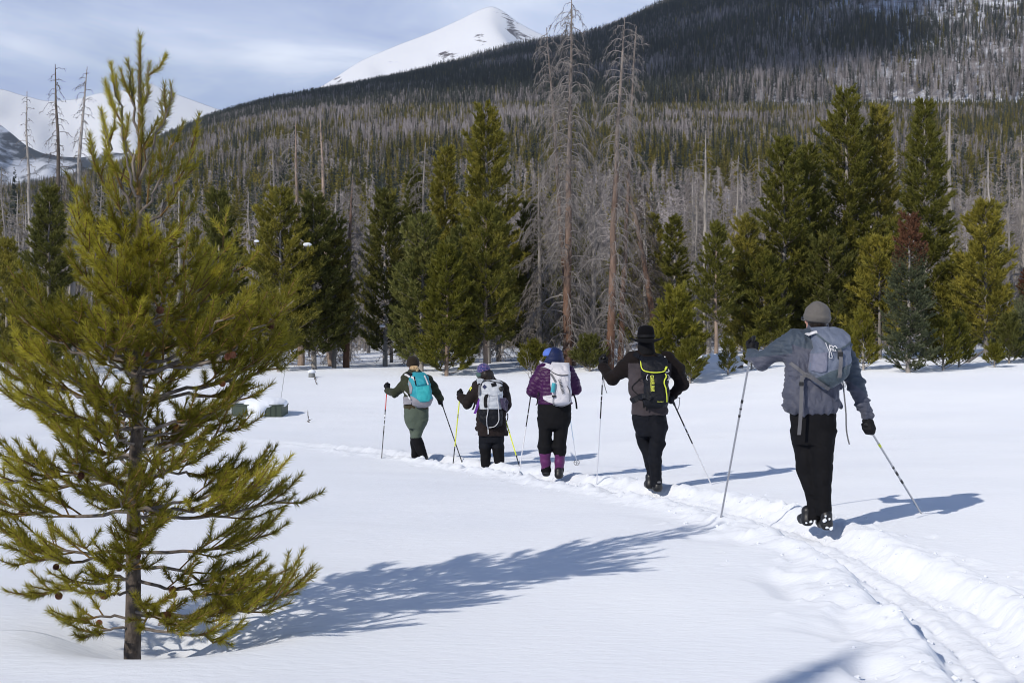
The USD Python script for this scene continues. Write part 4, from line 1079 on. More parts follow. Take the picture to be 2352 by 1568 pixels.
plain('plastic_black', (0.012, 0.012, 0.013), 0.45)
plain('print_white', (0.82, 0.82, 0.84), 0.6)
plain('print_black', (0.02, 0.02, 0.022), 0.6)
plain('print_yellow', (0.74, 0.78, 0.10), 0.6)
plain('bottle_teal', (0.05, 0.36, 0.42), 0.3)
plain('glasses_black', (0.01, 0.01, 0.01), 0.2)

def hit_ground(u, v):
    """Where the line of sight through a picture point meets the snow."""
    ys = np.linspace(6, 45, 1200)
    z = ZC - (v - 784) * ys / F
    g = ground((u - 1176) * ys / F, ys)
    k = np.argmax(z < g) if (z < g).any() else 1060
    return np.array([(u - 1176) * ys[k] / F, ys[k], g[k]])
# ------------------------------------------------------------------ the five skiers
class Figure:
    """Reads joints off a zoomed piece of the photograph (origin ox, oy, scale sc) and puts them at distance Y."""
    def __init__(self, ox, oy, sc, Y, foot, label):
        self.ox, self.oy, self.sc, self.Y = ox, oy, sc, Y
        self.base = np.zeros(3); self.base = self.q(*foot)
        self.x = thing('person', label, 'person', self.base)
        self.mpp = Y / F / 1.08844 / sc
    def uv(self, x, y):
        return (self.ox + x / self.sc) / 1.08844, (self.oy + y / self.sc) / 1.08844
    def q(self, x, y, dy=0.0):
        u, v = self.uv(x, y)
        return P(u, v, self.Y) + np.array([0, dy, 0]) - self.base        # dy metres deeper, same across and height
    def rows(self, rows, dy=0.0):
        out = []
        for y, x, hw, d, *o in rows:
            p = self.q(x, y)
            out.append((p[2], p[0], p[1] + dy + (o[0] if o else 0), hw * self.mpp, d))
        return out
    def px(self, p):
        """Picture-piece coordinates of points near the figure."""
        w = p + self.base
        u = 1176 + F * w[:, 0] / self.Y; v = 784 - F * (w[:, 2] - ZC) / self.Y
        return u * 1.08844 * self.sc - self.ox * self.sc, v * 1.08844 * self.sc - self.oy * self.sc
    def box(self, x0, y0, x1, y1, d0, d1, pad=0.03):
        a, b = self.q(x0, y1, d0), self.q(x1, y0, d1)
        return a - pad, b + pad
    def region(self, poly):
        f = poly2(poly)
        return lambda p: f(*self.px(p)) * self.mpp
    def add(self, name, fn, bx, h, mat, parent=None, label=None):
        return part(parent or self.x, name, nets(fn, *bx, h), mat, smooth=True, label=label)
    def back(self, fn, x, y, off=0.003, d0=-0.8):
        """Points on the surface facing the viewer at picture-piece points."""
        p = np.array([self.q(a, b, d0) for a, b in zip(np.atleast_1d(x), np.atleast_1d(y))])
        for _ in range(60):
            d = fn(p) - off
            p[:, 1] += np.clip(d, -0.02, 0.05) * 0.8
        return p
    def strap(self, parent, name, pts, fn, width, mat, thick=0.003, off=0.002, n=18):
        pts = np.array(pts, float)
        s = np.r_[0, np.cumsum(np.linalg.norm(np.diff(pts, axis=0), axis=1))]
        t = np.linspace(0, s[-1], n)
        xy = np.stack([PchipInterpolator(s, pts[:, k])(t) if len(pts) > 2 else np.interp(t, s, pts[:, k]) for k in (0, 1)], -1)
        tan = unit(np.gradient(xy, axis=0)); nor = np.stack([-tan[:, 1], tan[:, 0]], -1)
        hw = width / 2 / self.mpp
        A, B = xy + nor * hw, xy - nor * hw
        a, b = self.back(fn, A[:, 0], A[:, 1], off), self.back(fn, B[:, 0], B[:, 1], off)
        return part(parent, name, self.slab(a, b, thick), mat)
    def slab(self, a, b, thick):
        up = np.array([0, -thick, 0])
        n = len(a)
        v = np.stack([a, b, b + up, a + up], 1).reshape(-1, 3)
        f = []
        for i in range(n - 1):
            for k in range(4):
                l = (k + 1) % 4
                f.append([i * 4 + k, i * 4 + l, i * 4 + 4 + l, i * 4 + 4 + k])
        f = np.array(f)
        f = np.vstack([f[:, [0, 1, 2]], f[:, [0, 2, 3]], [[0, 3, 2], [0, 2, 1]], [[n * 4 - 4, n * 4 - 3, n * 4 - 2], [n * 4 - 4, n * 4 - 2, n * 4 - 1]]])
        return v, f
    def hang(self, parent, name, pts, width, mat, thick=0.003):
        """A free strap through (x, y, depth) points."""
        p = np.array([self.q(*a) for a in pts])
        s = np.linspace(0, 1, len(p)); t = np.linspace(0, 1, 14)
        c = np.stack([PchipInterpolator(s, p[:, k])(t) for k in range(3)], -1)
        w = np.array([width / 2, 0, 0])
        return part(parent, name, self.slab(c - w, c + w, thick), mat)
    def cord(self, parent, name, pts, fn, r, mat, off=0.004, n=24):
        pts = np.array(pts, float)
        s = np.r_[0, np.cumsum(np.linalg.norm(np.diff(pts[:, :2], axis=0), axis=1))]; t = np.linspace(0, s[-1], n)
        xy = np.stack([PchipInterpolator(s, pts[:, k])(t) if len(pts) > 2 else np.interp(t, s, pts[:, k]) for k in (0, 1)], -1)
        c = self.back(fn, xy[:, 0], xy[:, 1], off)
        return part(parent, name, MB().tube(c, r, 6).get(), mat, smooth=True)
    def text(self, parent, name, words, x0, y0, ang, height, fn, mat, shear=0.0, off=0.0025, label=None, bold=True, squeeze=1.0):
        """Lettering laid on the surface; it starts at (x0, y0) and runs at ang degrees clockwise from rightwards."""
        m = meshkit.text_mesh(words, height * self.mpp, 0.001, bold)
        m = m.subdivide_to_size(0.02) if len(m.faces) < 4000 else m
        c, s = math.cos(math.radians(ang)), math.sin(math.radians(ang))
        tx, ty = (m.vertices[:, 0] * squeeze) / self.mpp, -(m.vertices[:, 1]) / self.mpp
        X, Y = x0 + c * tx - s * ty, y0 + s * tx + c * ty
        p = self.back(fn, X, Y, off)
        p[:, 1] -= m.vertices[:, 2]
        return part(parent, name, (p, m.faces), mat, label=label)

def glove(fig, at, axis, palm, wrist, r=0.0125, size=1.0, side=1):
    """A gloved fist round a pole: at is on the pole, axis runs up the handle, palm points from the pole to the back of the hand."""
    a = unit(axis); n = unit(palm - a * (palm @ a)); t = np.cross(a, n) * side
    A = lambda th, r_, z: at + a * z + (n * math.cos(th) + t * math.sin(th)) * r_
    seg = []
    for i, (z, l) in enumerate(((.030, .96), (.010, 1.0), (-.011, .97), (-.031, .85))):
        ang = [0.35, 1.35, 2.45, 3.45 - (1 - l) * 2]
        R_ = [.046, .040, .034, .030]
        pts = [A(g, q * size, z * size) for g, q in zip(ang, R_)]
        for k in range(3):
            seg.append((pts[k], pts[k + 1], (r - .0008 * k) * size, (r - .0008 * (k + 1)) * size))
    th = [A(-.5, .042 * size, -.012 * size), A(-1.5, .038 * size, .022 * size), A(-2.5, .032 * size, .046 * size), A(-3.2, .028 * size, .052 * size)]
    thumb = [(th[k], th[k + 1], (.0155 - .001 * k) * size, (.0145 - .001 * k) * size) for k in range(3)]
    p0, p1 = A(.1, .042 * size, .024 * size), A(.1, .042 * size, -.028 * size)
    def fn(p):
        d = np.minimum.reduce([smin(rc(p, p0, p1, .020 * size, .020 * size), rc(p, (p0 + p1) / 2 + n * .004, A(-.5, .040 * size, 0), .021 * size, .018 * size), .015)])
        for s_ in seg:
            d = smin(d, rc(p, *s_), .0035)
        for s_ in thumb:
            d = smin(d, rc(p, *s_), .006)
        return smin(d, rc(p, (p0 + p1) / 2, wrist, .026 * size, .034 * size), .02)
    return fn

def ski_pole(name_label, top, tip, sections, grip_mat='plastic_black', r=0.008, basket=True, strap=None, bands=()):
    """top is where the handle ends, tip on the snow; sections: (share of the length where it ends, material)."""
    t = thing('ski_pole', name_label, 'ski pole', tip)
    ax = top - tip; L = np.linalg.norm(ax); d = ax / L
    a0 = 1 - 0.15 / L
    prev = a0; 
    for k, (share, mat) in enumerate(sections):
        lo = max(a0 * (1 - share), 0.0)
        rr = r * (1.05 - .12 * k)
        part(t, 'shaft', MB().tube(np.array([d * L * lo - d * (.12 if lo == 0 else 0), d * L * prev]), [rr * .9, rr], 10).get(), mat, smooth=30)
        prev = lo
    for b0, b1, mat in bands:
        part(t, 'band', MB().tube(np.array([d * L * a0 * (1 - b1), d * L * a0 * (1 - b0)]), r * 1.22, 10).get(), mat, smooth=30)
    g = np.array([d * L * (a0 - .004), d * (L - .12), d * (L - .06), d * (L - .02), d * (L - .008), d * L])
    part(t, 'grip', MB().tube(g, [.012, .0145, .0135, .0155, .019, .010], 12).get(), grip_mat, smooth=40)
    if basket:
        x = unit(np.cross(d, [0.2, 1, 0.1])); y = np.cross(d, x)
        c = d * .035
        th = np.linspace(0, 2 * math.pi, 25)
        m = MB().tube(c + .042 * (np.cos(th)[:, None] * x + np.sin(th)[:, None] * y), .004, 5, cap=False)
        for k in range(4):
            a = k * math.pi / 2
            m.tube(np.array([c + d * .01, c + .042 * (math.cos(a) * x + math.sin(a) * y)]), .004, 5)
        part(t, 'basket', m.get(), 'plastic_black', smooth=40)
    if strap is not None:
        p = np.array(strap)
        s = np.linspace(0, 1, len(p)); q = np.linspace(0, 1, 14)
        c = np.stack([PchipInterpolator(s, p[:, k])(q) for k in range(3)], -1) - tip
        part(t, 'strap', MB().tube(c, .004, 5).get(), 'strap_black', smooth=True)
    return t

def leg_fn(fig, rows, dy, k=0.0):
    return stack(fig.rows(rows, dy))
def boot(fig, heel, toe_dy=0.24, w=.050, h=.13):
    """Boot whose sole centre is at heel (local), pointing away from the viewer."""
    h0 = np.asarray(heel)
    def fn(p):
        d = rc(p, h0 + [0, 0, .045], h0 + [0, toe_dy * .55, .040], w * .95, w * .98)
        d = smin(d, rc(p, h0 + [0, toe_dy * .55, .035], h0 + [0, toe_dy, .030], w, w * .72), .02)
        d = smin(d, rc(p, h0 + [0, .005, .05], h0 + [0, .01, h], w * .92, w * 1.02), .03)
        return smax(d, h0[2] - p[:, 2], .008)
    return fn
def body_fn(head, hr, neck, torso, arms, legs, nose):
    """Bare figure under the clothes: head with nose, chin and ears, neck, trunk and limbs in one skin."""
    def fn(p):
        d = ell(p, head, hr)
        f = unit(nose)
        d = smin(d, ell(p, head + f * hr[1] * .55 - [0, 0, hr[2] * .55], hr * [.62, .55, .55]), .03)
        d = smin(d, rc(p, head + f * hr[1] * .95, head + f * (hr[1] * 1.12) - [0, 0, hr[2] * .22], .010, .016), .012)
        s = np.cross(f, [0, 0, 1])
        for k in (-1, 1):
            d = smin(d, ell(p, head + s * k * hr[0] * .98 - [0, 0, .012], np.array([.014, .022, .032])), .008)
            d = smax(d, -ell(p, head + f * hr[1] * .97 + s * k * .032 + [0, 0, .005], np.array([.016, .010, .009])), .01)
        d = smax(d, -rc(p, head + f * hr[1] * 1.02 - s * .022 - [0, 0, hr[2] * .52], head + f * hr[1] * 1.02 + s * .022 - [0, 0, hr[2] * .52], .004, .004), .006)
        d = smin(d, rc(p, head - [0, 0, hr[2] * .6], neck, .055, .06), .03)
        d = smin(d, torso(p) + .028, .04)
        for c in arms:
            for (a, ra), (b, rb) in zip(c[:-1], c[1:]):
                d = smin(d, rc(p, a, b, max(ra - .026, .02), max(rb - .026, .02)), .03)
        for l in legs:
            d = smin(d, l(p) + .022, .03)
        return d
    return fn
def chain(p, c, k=.03):
    d = np.full(len(p), 9.0)
    for (a, ra), (b, rb) in zip(c[:-1], c[1:]):
        d = smin(d, rc(p, a, b, ra, rb), k)
    return d
def only(v, f):
    k, g = np.unique(f, return_inverse=True)
    return v[k], g.reshape(-1, 3)
def cut_parts(fig, name_a, mat_a, name_b, mat_b, vf, test, parent=None):
    """One garment in two cloths, parted along a seam."""
    v, f = vf
    s = test(v[f].mean(1))
    part(parent or fig.x, name_a, only(v, f[~s]), mat_a, smooth=True)
    part(parent or fig.x, name_b, only(v, f[s]), mat_b, smooth=True)

# ================================================= the man in the grey beanie, nearest
M = Figure(1750, 720, 2.528, 10.7, (752, 1512), 'nearest skier in a blue grey jacket, black trousers and grey beanie')
torso = stack(M.rows([(220, 755, 64, .075, .07), (248, 753, 70, .085, .06), (272, 748, 112, .10, .05), (298, 743, 158, .12, .04), (350, 737, 180, .14, .02), (450, 727, 184, .15, .0), (560, 715, 182, .155, 0), (680, 706, 180, .16, 0), (742, 706, 184, .165, 0), (772, 707, 172, .155, 0), (792, 708, 152, .14, 0)]), 2.3)
LA = [(M.q(612, 322, .03), .092), (M.q(500, 395, .07), .082), (M.q(412, 462, .14), .072), (M.q(378, 425, .34), .060)]
RA = [(M.q(872, 345, .02), .090), (M.q(940, 480, .0), .080), (M.q(985, 610, .0), .070), (M.q(1060, 800, .04), .053)]
hips = stack(M.rows([(740, 715, 146, .135), (830, 715, 148, .14), (900, 716, 140, .14), (985, 716, 122, .12)]))
LL_ = stack(M.rows([(900, 652, 72, .095), (960, 662, 76, .10), (1040, 676, 73, .098), (1140, 684, 69, .095), (1225, 702, 62, .09), (1340, 726, 48, .08), (1420, 731, 45, .08), (1462, 728, 46, .08)], .05))
RL_ = stack(M.rows([(900, 784, 68, .095), (1000, 766, 73, .10), (1080, 767, 66, .095), (1180, 768, 57, .09), (1300, 771, 50, .08), (1400, 776, 47, .08), (1432, 778, 47, .08)], -.05))
def jacket(p):
    d = smin(torso(p), chain(p, LA), .07); d = smin(d, chain(p, RA), .05)
    u, v = M.px(p)
    f = meshkit.fbm(np.stack([p[:, 0] * 16 + p[:, 2] * 5, p[:, 1] * 7, p[:, 2] * 6 - p[:, 0] * 5], -1), 2, 3)
    g = meshkit.fbm(np.stack([p[:, 0] * 6 + p[:, 2] * 9, p[:, 1] * 6, p[:, 2] * 24], -1), 2, 6)
    arm = smoothstep(590, 520, u) + smoothstep(890, 930, u)
    gather = smoothstep(735, 770, v) * .008 * np.sin(p[:, 0] * 95)
    return d + (np.abs(2 * f - 1) - .3) * -.034 * (1 - arm) + (np.abs(2 * g - 1) - .3) * -.026 * arm + gather
jv = nets(jacket, *M.box(335, 210, 1085, 800, -.25, .45), .0095)
def yoke(c):
    u, v = M.px(c)
    return (v < 330 + 60 * np.cos((u - 740) / 150)) & (v > 256) & (u > 540) | (u < 570) & (v < 440 + (u - 345) * -.12) & (v > 200) | (u > 905) & (v < 560 + (u - 900) * .75)
cut_parts(M, 'jacket', 'slate_cloth', 'jacket_yoke', 'teal_grey_cloth', jv, yoke)
def trousers(p):
    d = smin(hips(p), LL_(p), .05); d = smin(d, RL_(p), .04)
    g = meshkit.fbm(np.stack([p[:, 0] * 8 + p[:, 2] * 5, p[:, 1] * 6 - p[:, 2] * 3, p[:, 2] * 5 - p[:, 0] * 4], -1), 2, 16)
    return d + (np.abs(2 * g - 1) - .3) * -.018
M.add('trousers', trousers, M.box(555, 740, 870, 1470, -.22, .25), .0105, 'black_cloth')
for nm, at in (('boot', M.q(690, 1508, .06)), ('boot', M.q(782, 1517, -.10))):
    M.add(nm, boot(M, at, .25, .047, .12), (at - [.1, .12, .02], at + [.1, .36, .22]), .008, 'plastic_black')
for k in range(7):                                                   # snow stuck to the boots
    c = M.q((672, 700, 760, 790, 775, 800, 765)[k], (1480, 1475, 1450, 1440, 1495, 1500, 1425)[k], (-.01, -.005, -.155, -.155, -.158, -.15, -.15)[k])
    m = trimesh.creation.icosphere(2, .008 + .003 * (k % 3)); m.vertices *= [1.3, .6, .9]
    m.vertices += (meshkit.noise(m.vertices * 90, k)[:, None] - .5) * .012
    m.apply_translation(c); part(M.x, 'snow_clump', m, 'snow', smooth=True)
hd = M.q(750, 186, .05)
noseM = np.array([-.75, .75, -.1])
M.add('body', body_fn(hd, np.array([.074, .092, .103]), M.q(752, 262, .03), torso, [LA, RA], [LL_, RL_], noseM), (M.q(335, 1480, -.3), M.q(1090, 80, .5)), .019, 'skin')
def beanie(p):
    d = ell(p, M.q(751, 168, .045), np.array([.104, .118, .112]))
    u, v = M.px(p)
    rim = M.q(750, 196)[2] + .0 - .10 * (p[:, 0] - hd[0]) + .10 * (p[:, 1] - hd[1])
    d = d - .010 * smoothstep(rim + .045, rim + .02, p[:, 2]) + .003 * np.sin(p[:, 0] * 60 + p[:, 2] * 20) * smoothstep(.5, 1, meshkit.noise(p * 14, 2) + .3)
    return smax(d, rim - .022 - p[:, 2], .012)
M.add('beanie', beanie, M.box(655, 80, 845, 250, -.13, .22), .007, 'grey_knit')
M.add('sunglasses', lambda p: np.minimum(rc(p, hd + [-.075, .02, .0], hd + [-.10, .075, -.005], .010, .018), rc(p, hd + [-.10, .075, -.005], hd + [-.02, .125, -.005], .018, .018)), (hd + [-.15, -.02, -.06], hd + [.05, .17, .06]), .006, 'glasses_black')
hair = lambda p: smax(smax(ell(p, hd + [0.0, -.012, -.02], np.array([.082, .092, .105])), p[:, 2] - hd[2] + .02, .01), hd[2] - .10 - p[:, 2], .01)
M.add('hair', hair, (hd - [.12, .13, .16], hd + [.12, .12, .06]), .007, 'hair_dark')
def pole_of(fig, top, tip_px, via=None):
    tip = hit_ground(*fig.uv(*tip_px))
    return tip
# poles and gloved hands
def hand(fig, axis_pt, top, tip, palm, wrist, mat='black_glove', size=1.1, side=1, cuff=None):
    a = unit(top - tip)
    fn = glove(fig, axis_pt, a, np.asarray(palm, float), wrist, size=size, side=side)
    g = part(fig.x, 'glove', nets(fn, np.minimum(axis_pt, wrist) - .085, np.maximum(axis_pt, wrist) + .085, .0052), mat, smooth=True)
    if cuff:
        dv = unit(axis_pt - wrist)
        part(g, 'cuff', MB().tube(np.array([wrist - dv * .02, wrist + dv * .015, wrist + dv * .022]), [.050, .046, .040], 16).get(), cuff, smooth=40)
    return g
def held_pole(fig, label, handle_px, handle_dy, tip_px, wrist, palm, sections, side=1, glove_mat='black_glove', grip_up=.055, strap_pts=None, cuff=None, bands=(), r=.008, basket=True, size=1.1, lift=0.0):
    tip = hit_ground(*fig.uv(*tip_px)) + [0, 0, lift] - fig.base
    hnd = fig.q(*handle_px, handle_dy)
    a = unit(hnd - tip)
    top = hnd + a * grip_up
    hand(fig, hnd, top, tip, palm, wrist, glove_mat, size, side, cuff)
    ski_pole(label, top + fig.base, tip + fig.base, sections, bands=bands, r=r, basket=basket, strap=None if strap_pts is None else [fig.q(*s) + fig.base for s in strap_pts])
held_pole(M, 'plain aluminium pole in the left hand of the skier in the grey beanie', (386, 368), .40, (133, 1453), M.q(378, 418, .34), (-.3, -1, .15), [(1.0, 'aluminium')], r=.0088, basket=False, grip_up=.09, bands=[(.28, .30, 'pole_black'), (.33, .34, 'pole_black'), (.37, .385, 'pole_black')])
held_pole(M, 'aluminium pole with a yellow band, right hand of the skier in the grey beanie', (1076, 878), .06, (1400, 1426), M.q(1062, 805, .05), (-.3, -1, .3), [(1.0, 'aluminium')], r=.0088, basket=False, side=-1, grip_up=.06, bands=[(.13, .165, 'neon_yellow'), (.40, .42, 'pole_black'), (.46, .50, 'pole_black'), (.56, .60, 'pole_black')])
# his pack
B5 = thing('backpack', 'blue grey backpack with a buckled lid on the skier in the grey beanie', 'backpack', M.base)
def pk5(p):
    d = pk5s(p)
    f = meshkit.fbm(np.stack([p[:, 0] * 14 + p[:, 2] * 6, p[:, 1] * 9, p[:, 2] * 9], -1), 2, 23)
    return d + (np.abs(2 * f - 1) - .3) * -.024
pk5s = stack(M.rows([(258, 790, 88, .06, -.12), (300, 798, 108, .085, -.15), (380, 795, 116, .115, -.18), (460, 786, 124, .13, -.2), (530, 778, 124, .13, -.2), (585, 772, 92, .11, -.19), (618, 769, 45, .08, -.17), (632, 768, 20, .05, -.16)]), 2.6)
pv = nets(pk5, *M.box(640, 245, 925, 640, -.42, .0), .0085)
part(B5, 'pack_body', pv, 'pack_blue_grey', smooth=True)
def panel(fig, root, name, base, poly, off, mat, bx, h=.0075, soft=.006, label=None, rear=0.02):
    reg = fig.region(poly)
    return part(root, name, nets(lambda p: smax(smax(base(p) - off, reg(p), soft), p[:, 1] - rear, .01), *bx, h), mat, smooth=True, label=label)
bx5 = M.box(640, 245, 925, 640, -.44, .02)
panel(M, B5, 'lid', pk5, [(672, 250), (688, 275), (745, 335), (805, 385), (830, 386), (870, 365), (905, 340), (905, 300), (870, 262), (800, 240)], .018, 'pack_blue_grey', bx5, rear=-.06)
panel(M, B5, 'side_pocket', pk5, [(668, 412), (748, 402), (745, 470), (738, 520), (700, 530), (655, 515)], .014, 'pack_pale_blue', bx5, rear=-.06)
panel(M, B5, 'base_panel', pk5, [(690, 560), (760, 522), (830, 500), (912, 470), (880, 560), (770, 640), (690, 590)], .006, 'pack_dark_teal', bx5, rear=-.06)
allM = lambda p: np.minimum(np.minimum(pk5(p) - .018, jacket(p)), trousers(p))
M.strap(B5, 'lid_strap', [(818, 378), (824, 430), (820, 500), (816, 560)], allM, .030, 'strap_grey')
bk = M.back(allM, [822], [422], .004)[0]
part(B5, 'buckle', trimesh.creation.box((.040, .014, .055), trimesh.transformations.translation_matrix(bk)), 'plastic_black')
M.strap(B5, 'lid_trim', [(690, 283), (745, 338), (812, 385), (865, 365), (902, 340)], lambda p: pk5(p) - .018, .012, 'pack_dark_teal')
M.strap(B5, 'hip_strap', [(557, 472), (600, 510), (640, 545), (700, 590), (770, 632)], allM, .026, 'strap_grey', off=.004)
bk = M.back(allM, [634], [546], .006)[0]
part(B5, 'buckle', trimesh.creation.box((.042, .014, .034), trimesh.transformations.translation_matrix(bk)), 'strap_grey')
M.hang(B5, 'hanging_strap', [(612, 548, -.19), (607, 640, -.205), (601, 760, -.215), (591, 915, -.205)], .029, 'strap_grey')
bk = M.q(607, 600, -.20); part(B5, 'buckle', trimesh.creation.box((.036, .014, .032), trimesh.transformations.translation_matrix(bk)), 'plastic_black')
M.hang(B5, 'hanging_strap', [(866, 580, -.18), (874, 660, -.185), (884, 770, -.19), (893, 880, -.16), (914, 978, -.15)], .012, 'strap_grey')
M.hang(B5, 'hanging_strap', [(905, 595, -.06), (904, 625, -.06)], .006, 'strap_black')
M.cord(B5, 'cord', [(742, 345), (748, 375), (757, 405), (752, 432), (762, 440), (772, 434), (764, 400), (760, 375), (766, 356)], allM, .0032, 'white_strap')
M.strap(B5, 'shoulder_strap', [(655, 296), (680, 283), (702, 277)], allM, .02, 'white_strap')
M.text(B5, 'lettering', 'REI', 761, 393, 4, 17, allM, 'print_white', label='white lettering under a small peak')
M.strap(B5, 'peak_mark', [(757, 376), (772, 362), (783, 372), (792, 364), (806, 380)], allM, .006, 'print_white', off=.005)
M.text(B5, 'lettering', 'Flash', 856, 468, 98, 12, allM, 'strap_grey', bold=False, label='small faint lettering running down')

# ================================================= the man in the black brimmed hat
H = Figure(1400, 760, 3.135, 14.5, (745, 1452), 'skier in a wide brimmed black hat and charcoal jacket')
torso = stack(H.rows([(372, 680, 66, .075, .05), (398, 684, 95, .09, .045), (424, 692, 148, .115, .03), (470, 697, 165, .13, .01), (560, 692, 158, .135), (640, 692, 151, .135), (720, 697, 151, .14), (800, 704, 146, .145), (850, 704, 147, .15), (864, 704, 145, .148)]), 2.3)
LA = [(H.q(575, 425, .02), .090), (H.q(485, 520, .06), .080), (H.q(415, 590, .12), .071), (H.q(352, 500, .30), .060)]
RA = [(H.q(840, 430, .02), .092), (H.q(915, 520, .02), .084), (H.q(960, 625, .06), .074), (H.q(905, 702, .14), .060)]
hips = stack(H.rows([(830, 702, 132, .13), (900, 701, 135, .14), (970, 706, 122, .135), (1030, 706, 95, .12)]))
LL_ = stack(H.rows([(930, 655, 68, .095), (1000, 664, 70, .095), (1090, 672, 66, .09), (1170, 700, 58, .088), (1240, 716, 51, .085), (1330, 730, 46, .08), (1440, 735, 44, .08)], .10))
RL_ = stack(H.rows([(930, 766, 66, .095), (975, 768, 66, .10), (1080, 758, 58, .095), (1160, 744, 53, .09), (1300, 748, 49, .085), (1425, 750, 46, .08)], -.05))
def jacketH(p):
    d = smin(torso(p), chain(p, LA), .07); d = smin(d, chain(p, RA), .06)
    u, v = H.px(p)
    f = meshkit.fbm(np.stack([p[:, 0] * 9 + p[:, 2] * 4, p[:, 1] * 7, p[:, 2] * 8], -1), 2, 33)
    return d + (np.abs(2 * f - 1) - .3) * -.028
jv = nets(jacketH, *H.box(320, 365, 1000, 872, -.25, .42), .0115)
def yokeH(c):
    u, v = H.px(c)
    return (v < 462) | (u < 530 + (v - 400) * .02) | (u > 868)
cut_parts(H, 'jacket', 'charcoal_cloth', 'jacket_yoke', 'brown_black_cloth', jv, yokeH)
def trousersH(p):
    d = smin(hips(p), LL_(p), .05); d = smin(d, RL_(p), .035)
    u, v = H.px(p)
    d = smin(d, ell(p, H.q(812, 965, -.03), np.array([.035, .05, .03])), .03)
    d = smin(d, ell(p, H.q(800, 1085, -.04), np.array([.035, .055, .035])), .03)
    g = meshkit.fbm(np.stack([p[:, 0] * 8 + p[:, 2] * 5, p[:, 1] * 6 - p[:, 2] * 3, p[:, 2] * 5 - p[:, 0] * 4], -1), 2, 36)
    return d + (np.abs(2 * g - 1) - .3) * -.022
H.add('trousers', trousersH, H.box(550, 840, 850, 1445, -.22, .26), .0115, 'navy_black_cloth')
for at in (H.q(712, 1453, .08), H.q(758, 1462, -.08)):
    H.add('boot', boot(H, at, .25, .052, .13), (at - [.1, .12, .02], at + [.1, .36, .2]), .009, 'plastic_black')
H.add('boot_tab', lambda p: ell(p, H.q(766, 1385, -.125), np.array([.027, .012, .012])), H.box(735, 1370, 800, 1400, -.16, -.09, .01), .006, 'strap_grey')
hd = H.q(678, 300, .06)
H.add('body', body_fn(hd, np.array([.076, .094, .116]), H.q(682, 400, .04), torso, [LA, RA], [LL_, RL_], np.array([0, 1.0, 0])), (H.q(320, 1440, -.3), H.q(1000, 200, .5)), .019, 'skin')
H.add('neck_gaiter', lambda p: smin(smax(ell(p, H.q(678, 325, .055), np.array([.091, .108, .115])), p[:, 2] - H.q(0, 285)[2], .01), stack(H.rows([(330, 678, 62, .092, .05), (395, 682, 72, .10, .045)]))(p), .02), H.box(600, 280, 765, 400, -.12, .24), .009, 'black_cloth')
# felt hat: a pinched crown and a brim that turns up at the sides
hc = H.q(678, 262, .06)
def hat_sheet(th, r):
    pass
nt, nr = 48, 9
th = np.arange(nt) / nt * 2 * np.pi
prof = []
rad_b = 138 * H.mpp
for k in range(nr):
    t = k / (nr - 1)
    r = .086 + (rad_b - .086) * t
    z = -.012 - .012 * t + (.034 * t ** 2.4) * np.cos(th) ** 2 - .034 * t ** 1.5 * np.sin(th) ** 2
    prof.append(np.stack([np.cos(th) * r, np.sin(th) * r * 1.12, z + 0 * th], -1))
crown = []
for z, r in ((.0, .096), (.028, .095), (.055, .092), (.085, .088), (.112, .081), (.128, .066), (.134, .045), (.130, .02)):
    pinch = 1 - .10 * smoothstep(.06, .14, z) * np.maximum(np.sin(th), 0) ** 2
    crown.append(np.stack([np.cos(th) * r * pinch, np.sin(th) * r * 1.18, z - .022 * smoothstep(.11, .15, z) * np.abs(np.sin(th * 1.0)) * 0 + 0 * th - .012 * smoothstep(.14, .15, z)], -1))
rings = [p for p in prof[::-1]] + crown
low = [p - [0, 0, .004] for p in prof]
ring_all = low[0:1] + low[1:] + rings
V = np.vstack(ring_all) + hc; nring = len(ring_all)
fq = []
for i in range(nring - 1):
    for j in range(nt):
        k = (j + 1) % nt
        fq.append([i * nt + j, i * nt + k, (i + 1) * nt + k, (i + 1) * nt + j])
fq = np.array(fq)
V = np.vstack([V, hc + [0, 0, .117]]); tip_i = len(V) - 1
capf = np.array([[(nring - 1) * nt + j, (nring - 1) * nt + (j + 1) % nt, tip_i] for j in range(nt)])
hatp = part(H.x, 'brimmed_hat', (V, np.vstack([fq[:, [0, 1, 2]], fq[:, [0, 2, 3]], capf])), 'felt_black', smooth=60)
band = [np.stack([np.cos(th) * r, np.sin(th) * r * 1.18, np.full(nt, z)], -1) + hc for z, r in ((.004, .0985), (.030, .0975), (.031, .0940))]
vb = np.vstack(band); fb = np.array([[i * nt + j, i * nt + (j + 1) % nt, (i + 1) * nt + (j + 1) % nt, (i + 1) * nt + j] for i in range(2) for j in range(nt)])
part(hatp, 'hat_band', (vb, fb), 'strap_black', smooth=30)
held_pole(H, 'black and white pole in the raised left hand of the skier in the hat', (360, 448), .36, (287, 1422), H.q(352, 500, .30), (-.35, -1, .1), [(.42, 'pole_black'), (1.0, 'pole_white')], glove_mat='black_glove', grip_up=.06, basket=False, bands=[(.10, .14, 'pole_white'), (.22, .235, 'pole_white'), (.27, .275, 'pole_white')], strap_pts=[(362, 520, .3), (358, 610, .28), (370, 670, .27), (382, 704, .27)], r=.0085)
held_pole(H, 'black and white pole slanting right from the lowered hand of the skier in the hat', (884, 738), .14, (1186, 1416), H.q(905, 702, .14), (-.5, -1, .2), [(.48, 'pole_black'), (1.0, 'pole_white')], side=-1, grip_up=.055, basket=False, bands=[(.26, .29, 'pole_white'), (.34, .35, 'pole_white')], strap_pts=[(930, 735, .1), (946, 735, .08), (940, 800, .08), (926, 835, .1)], r=.0085)
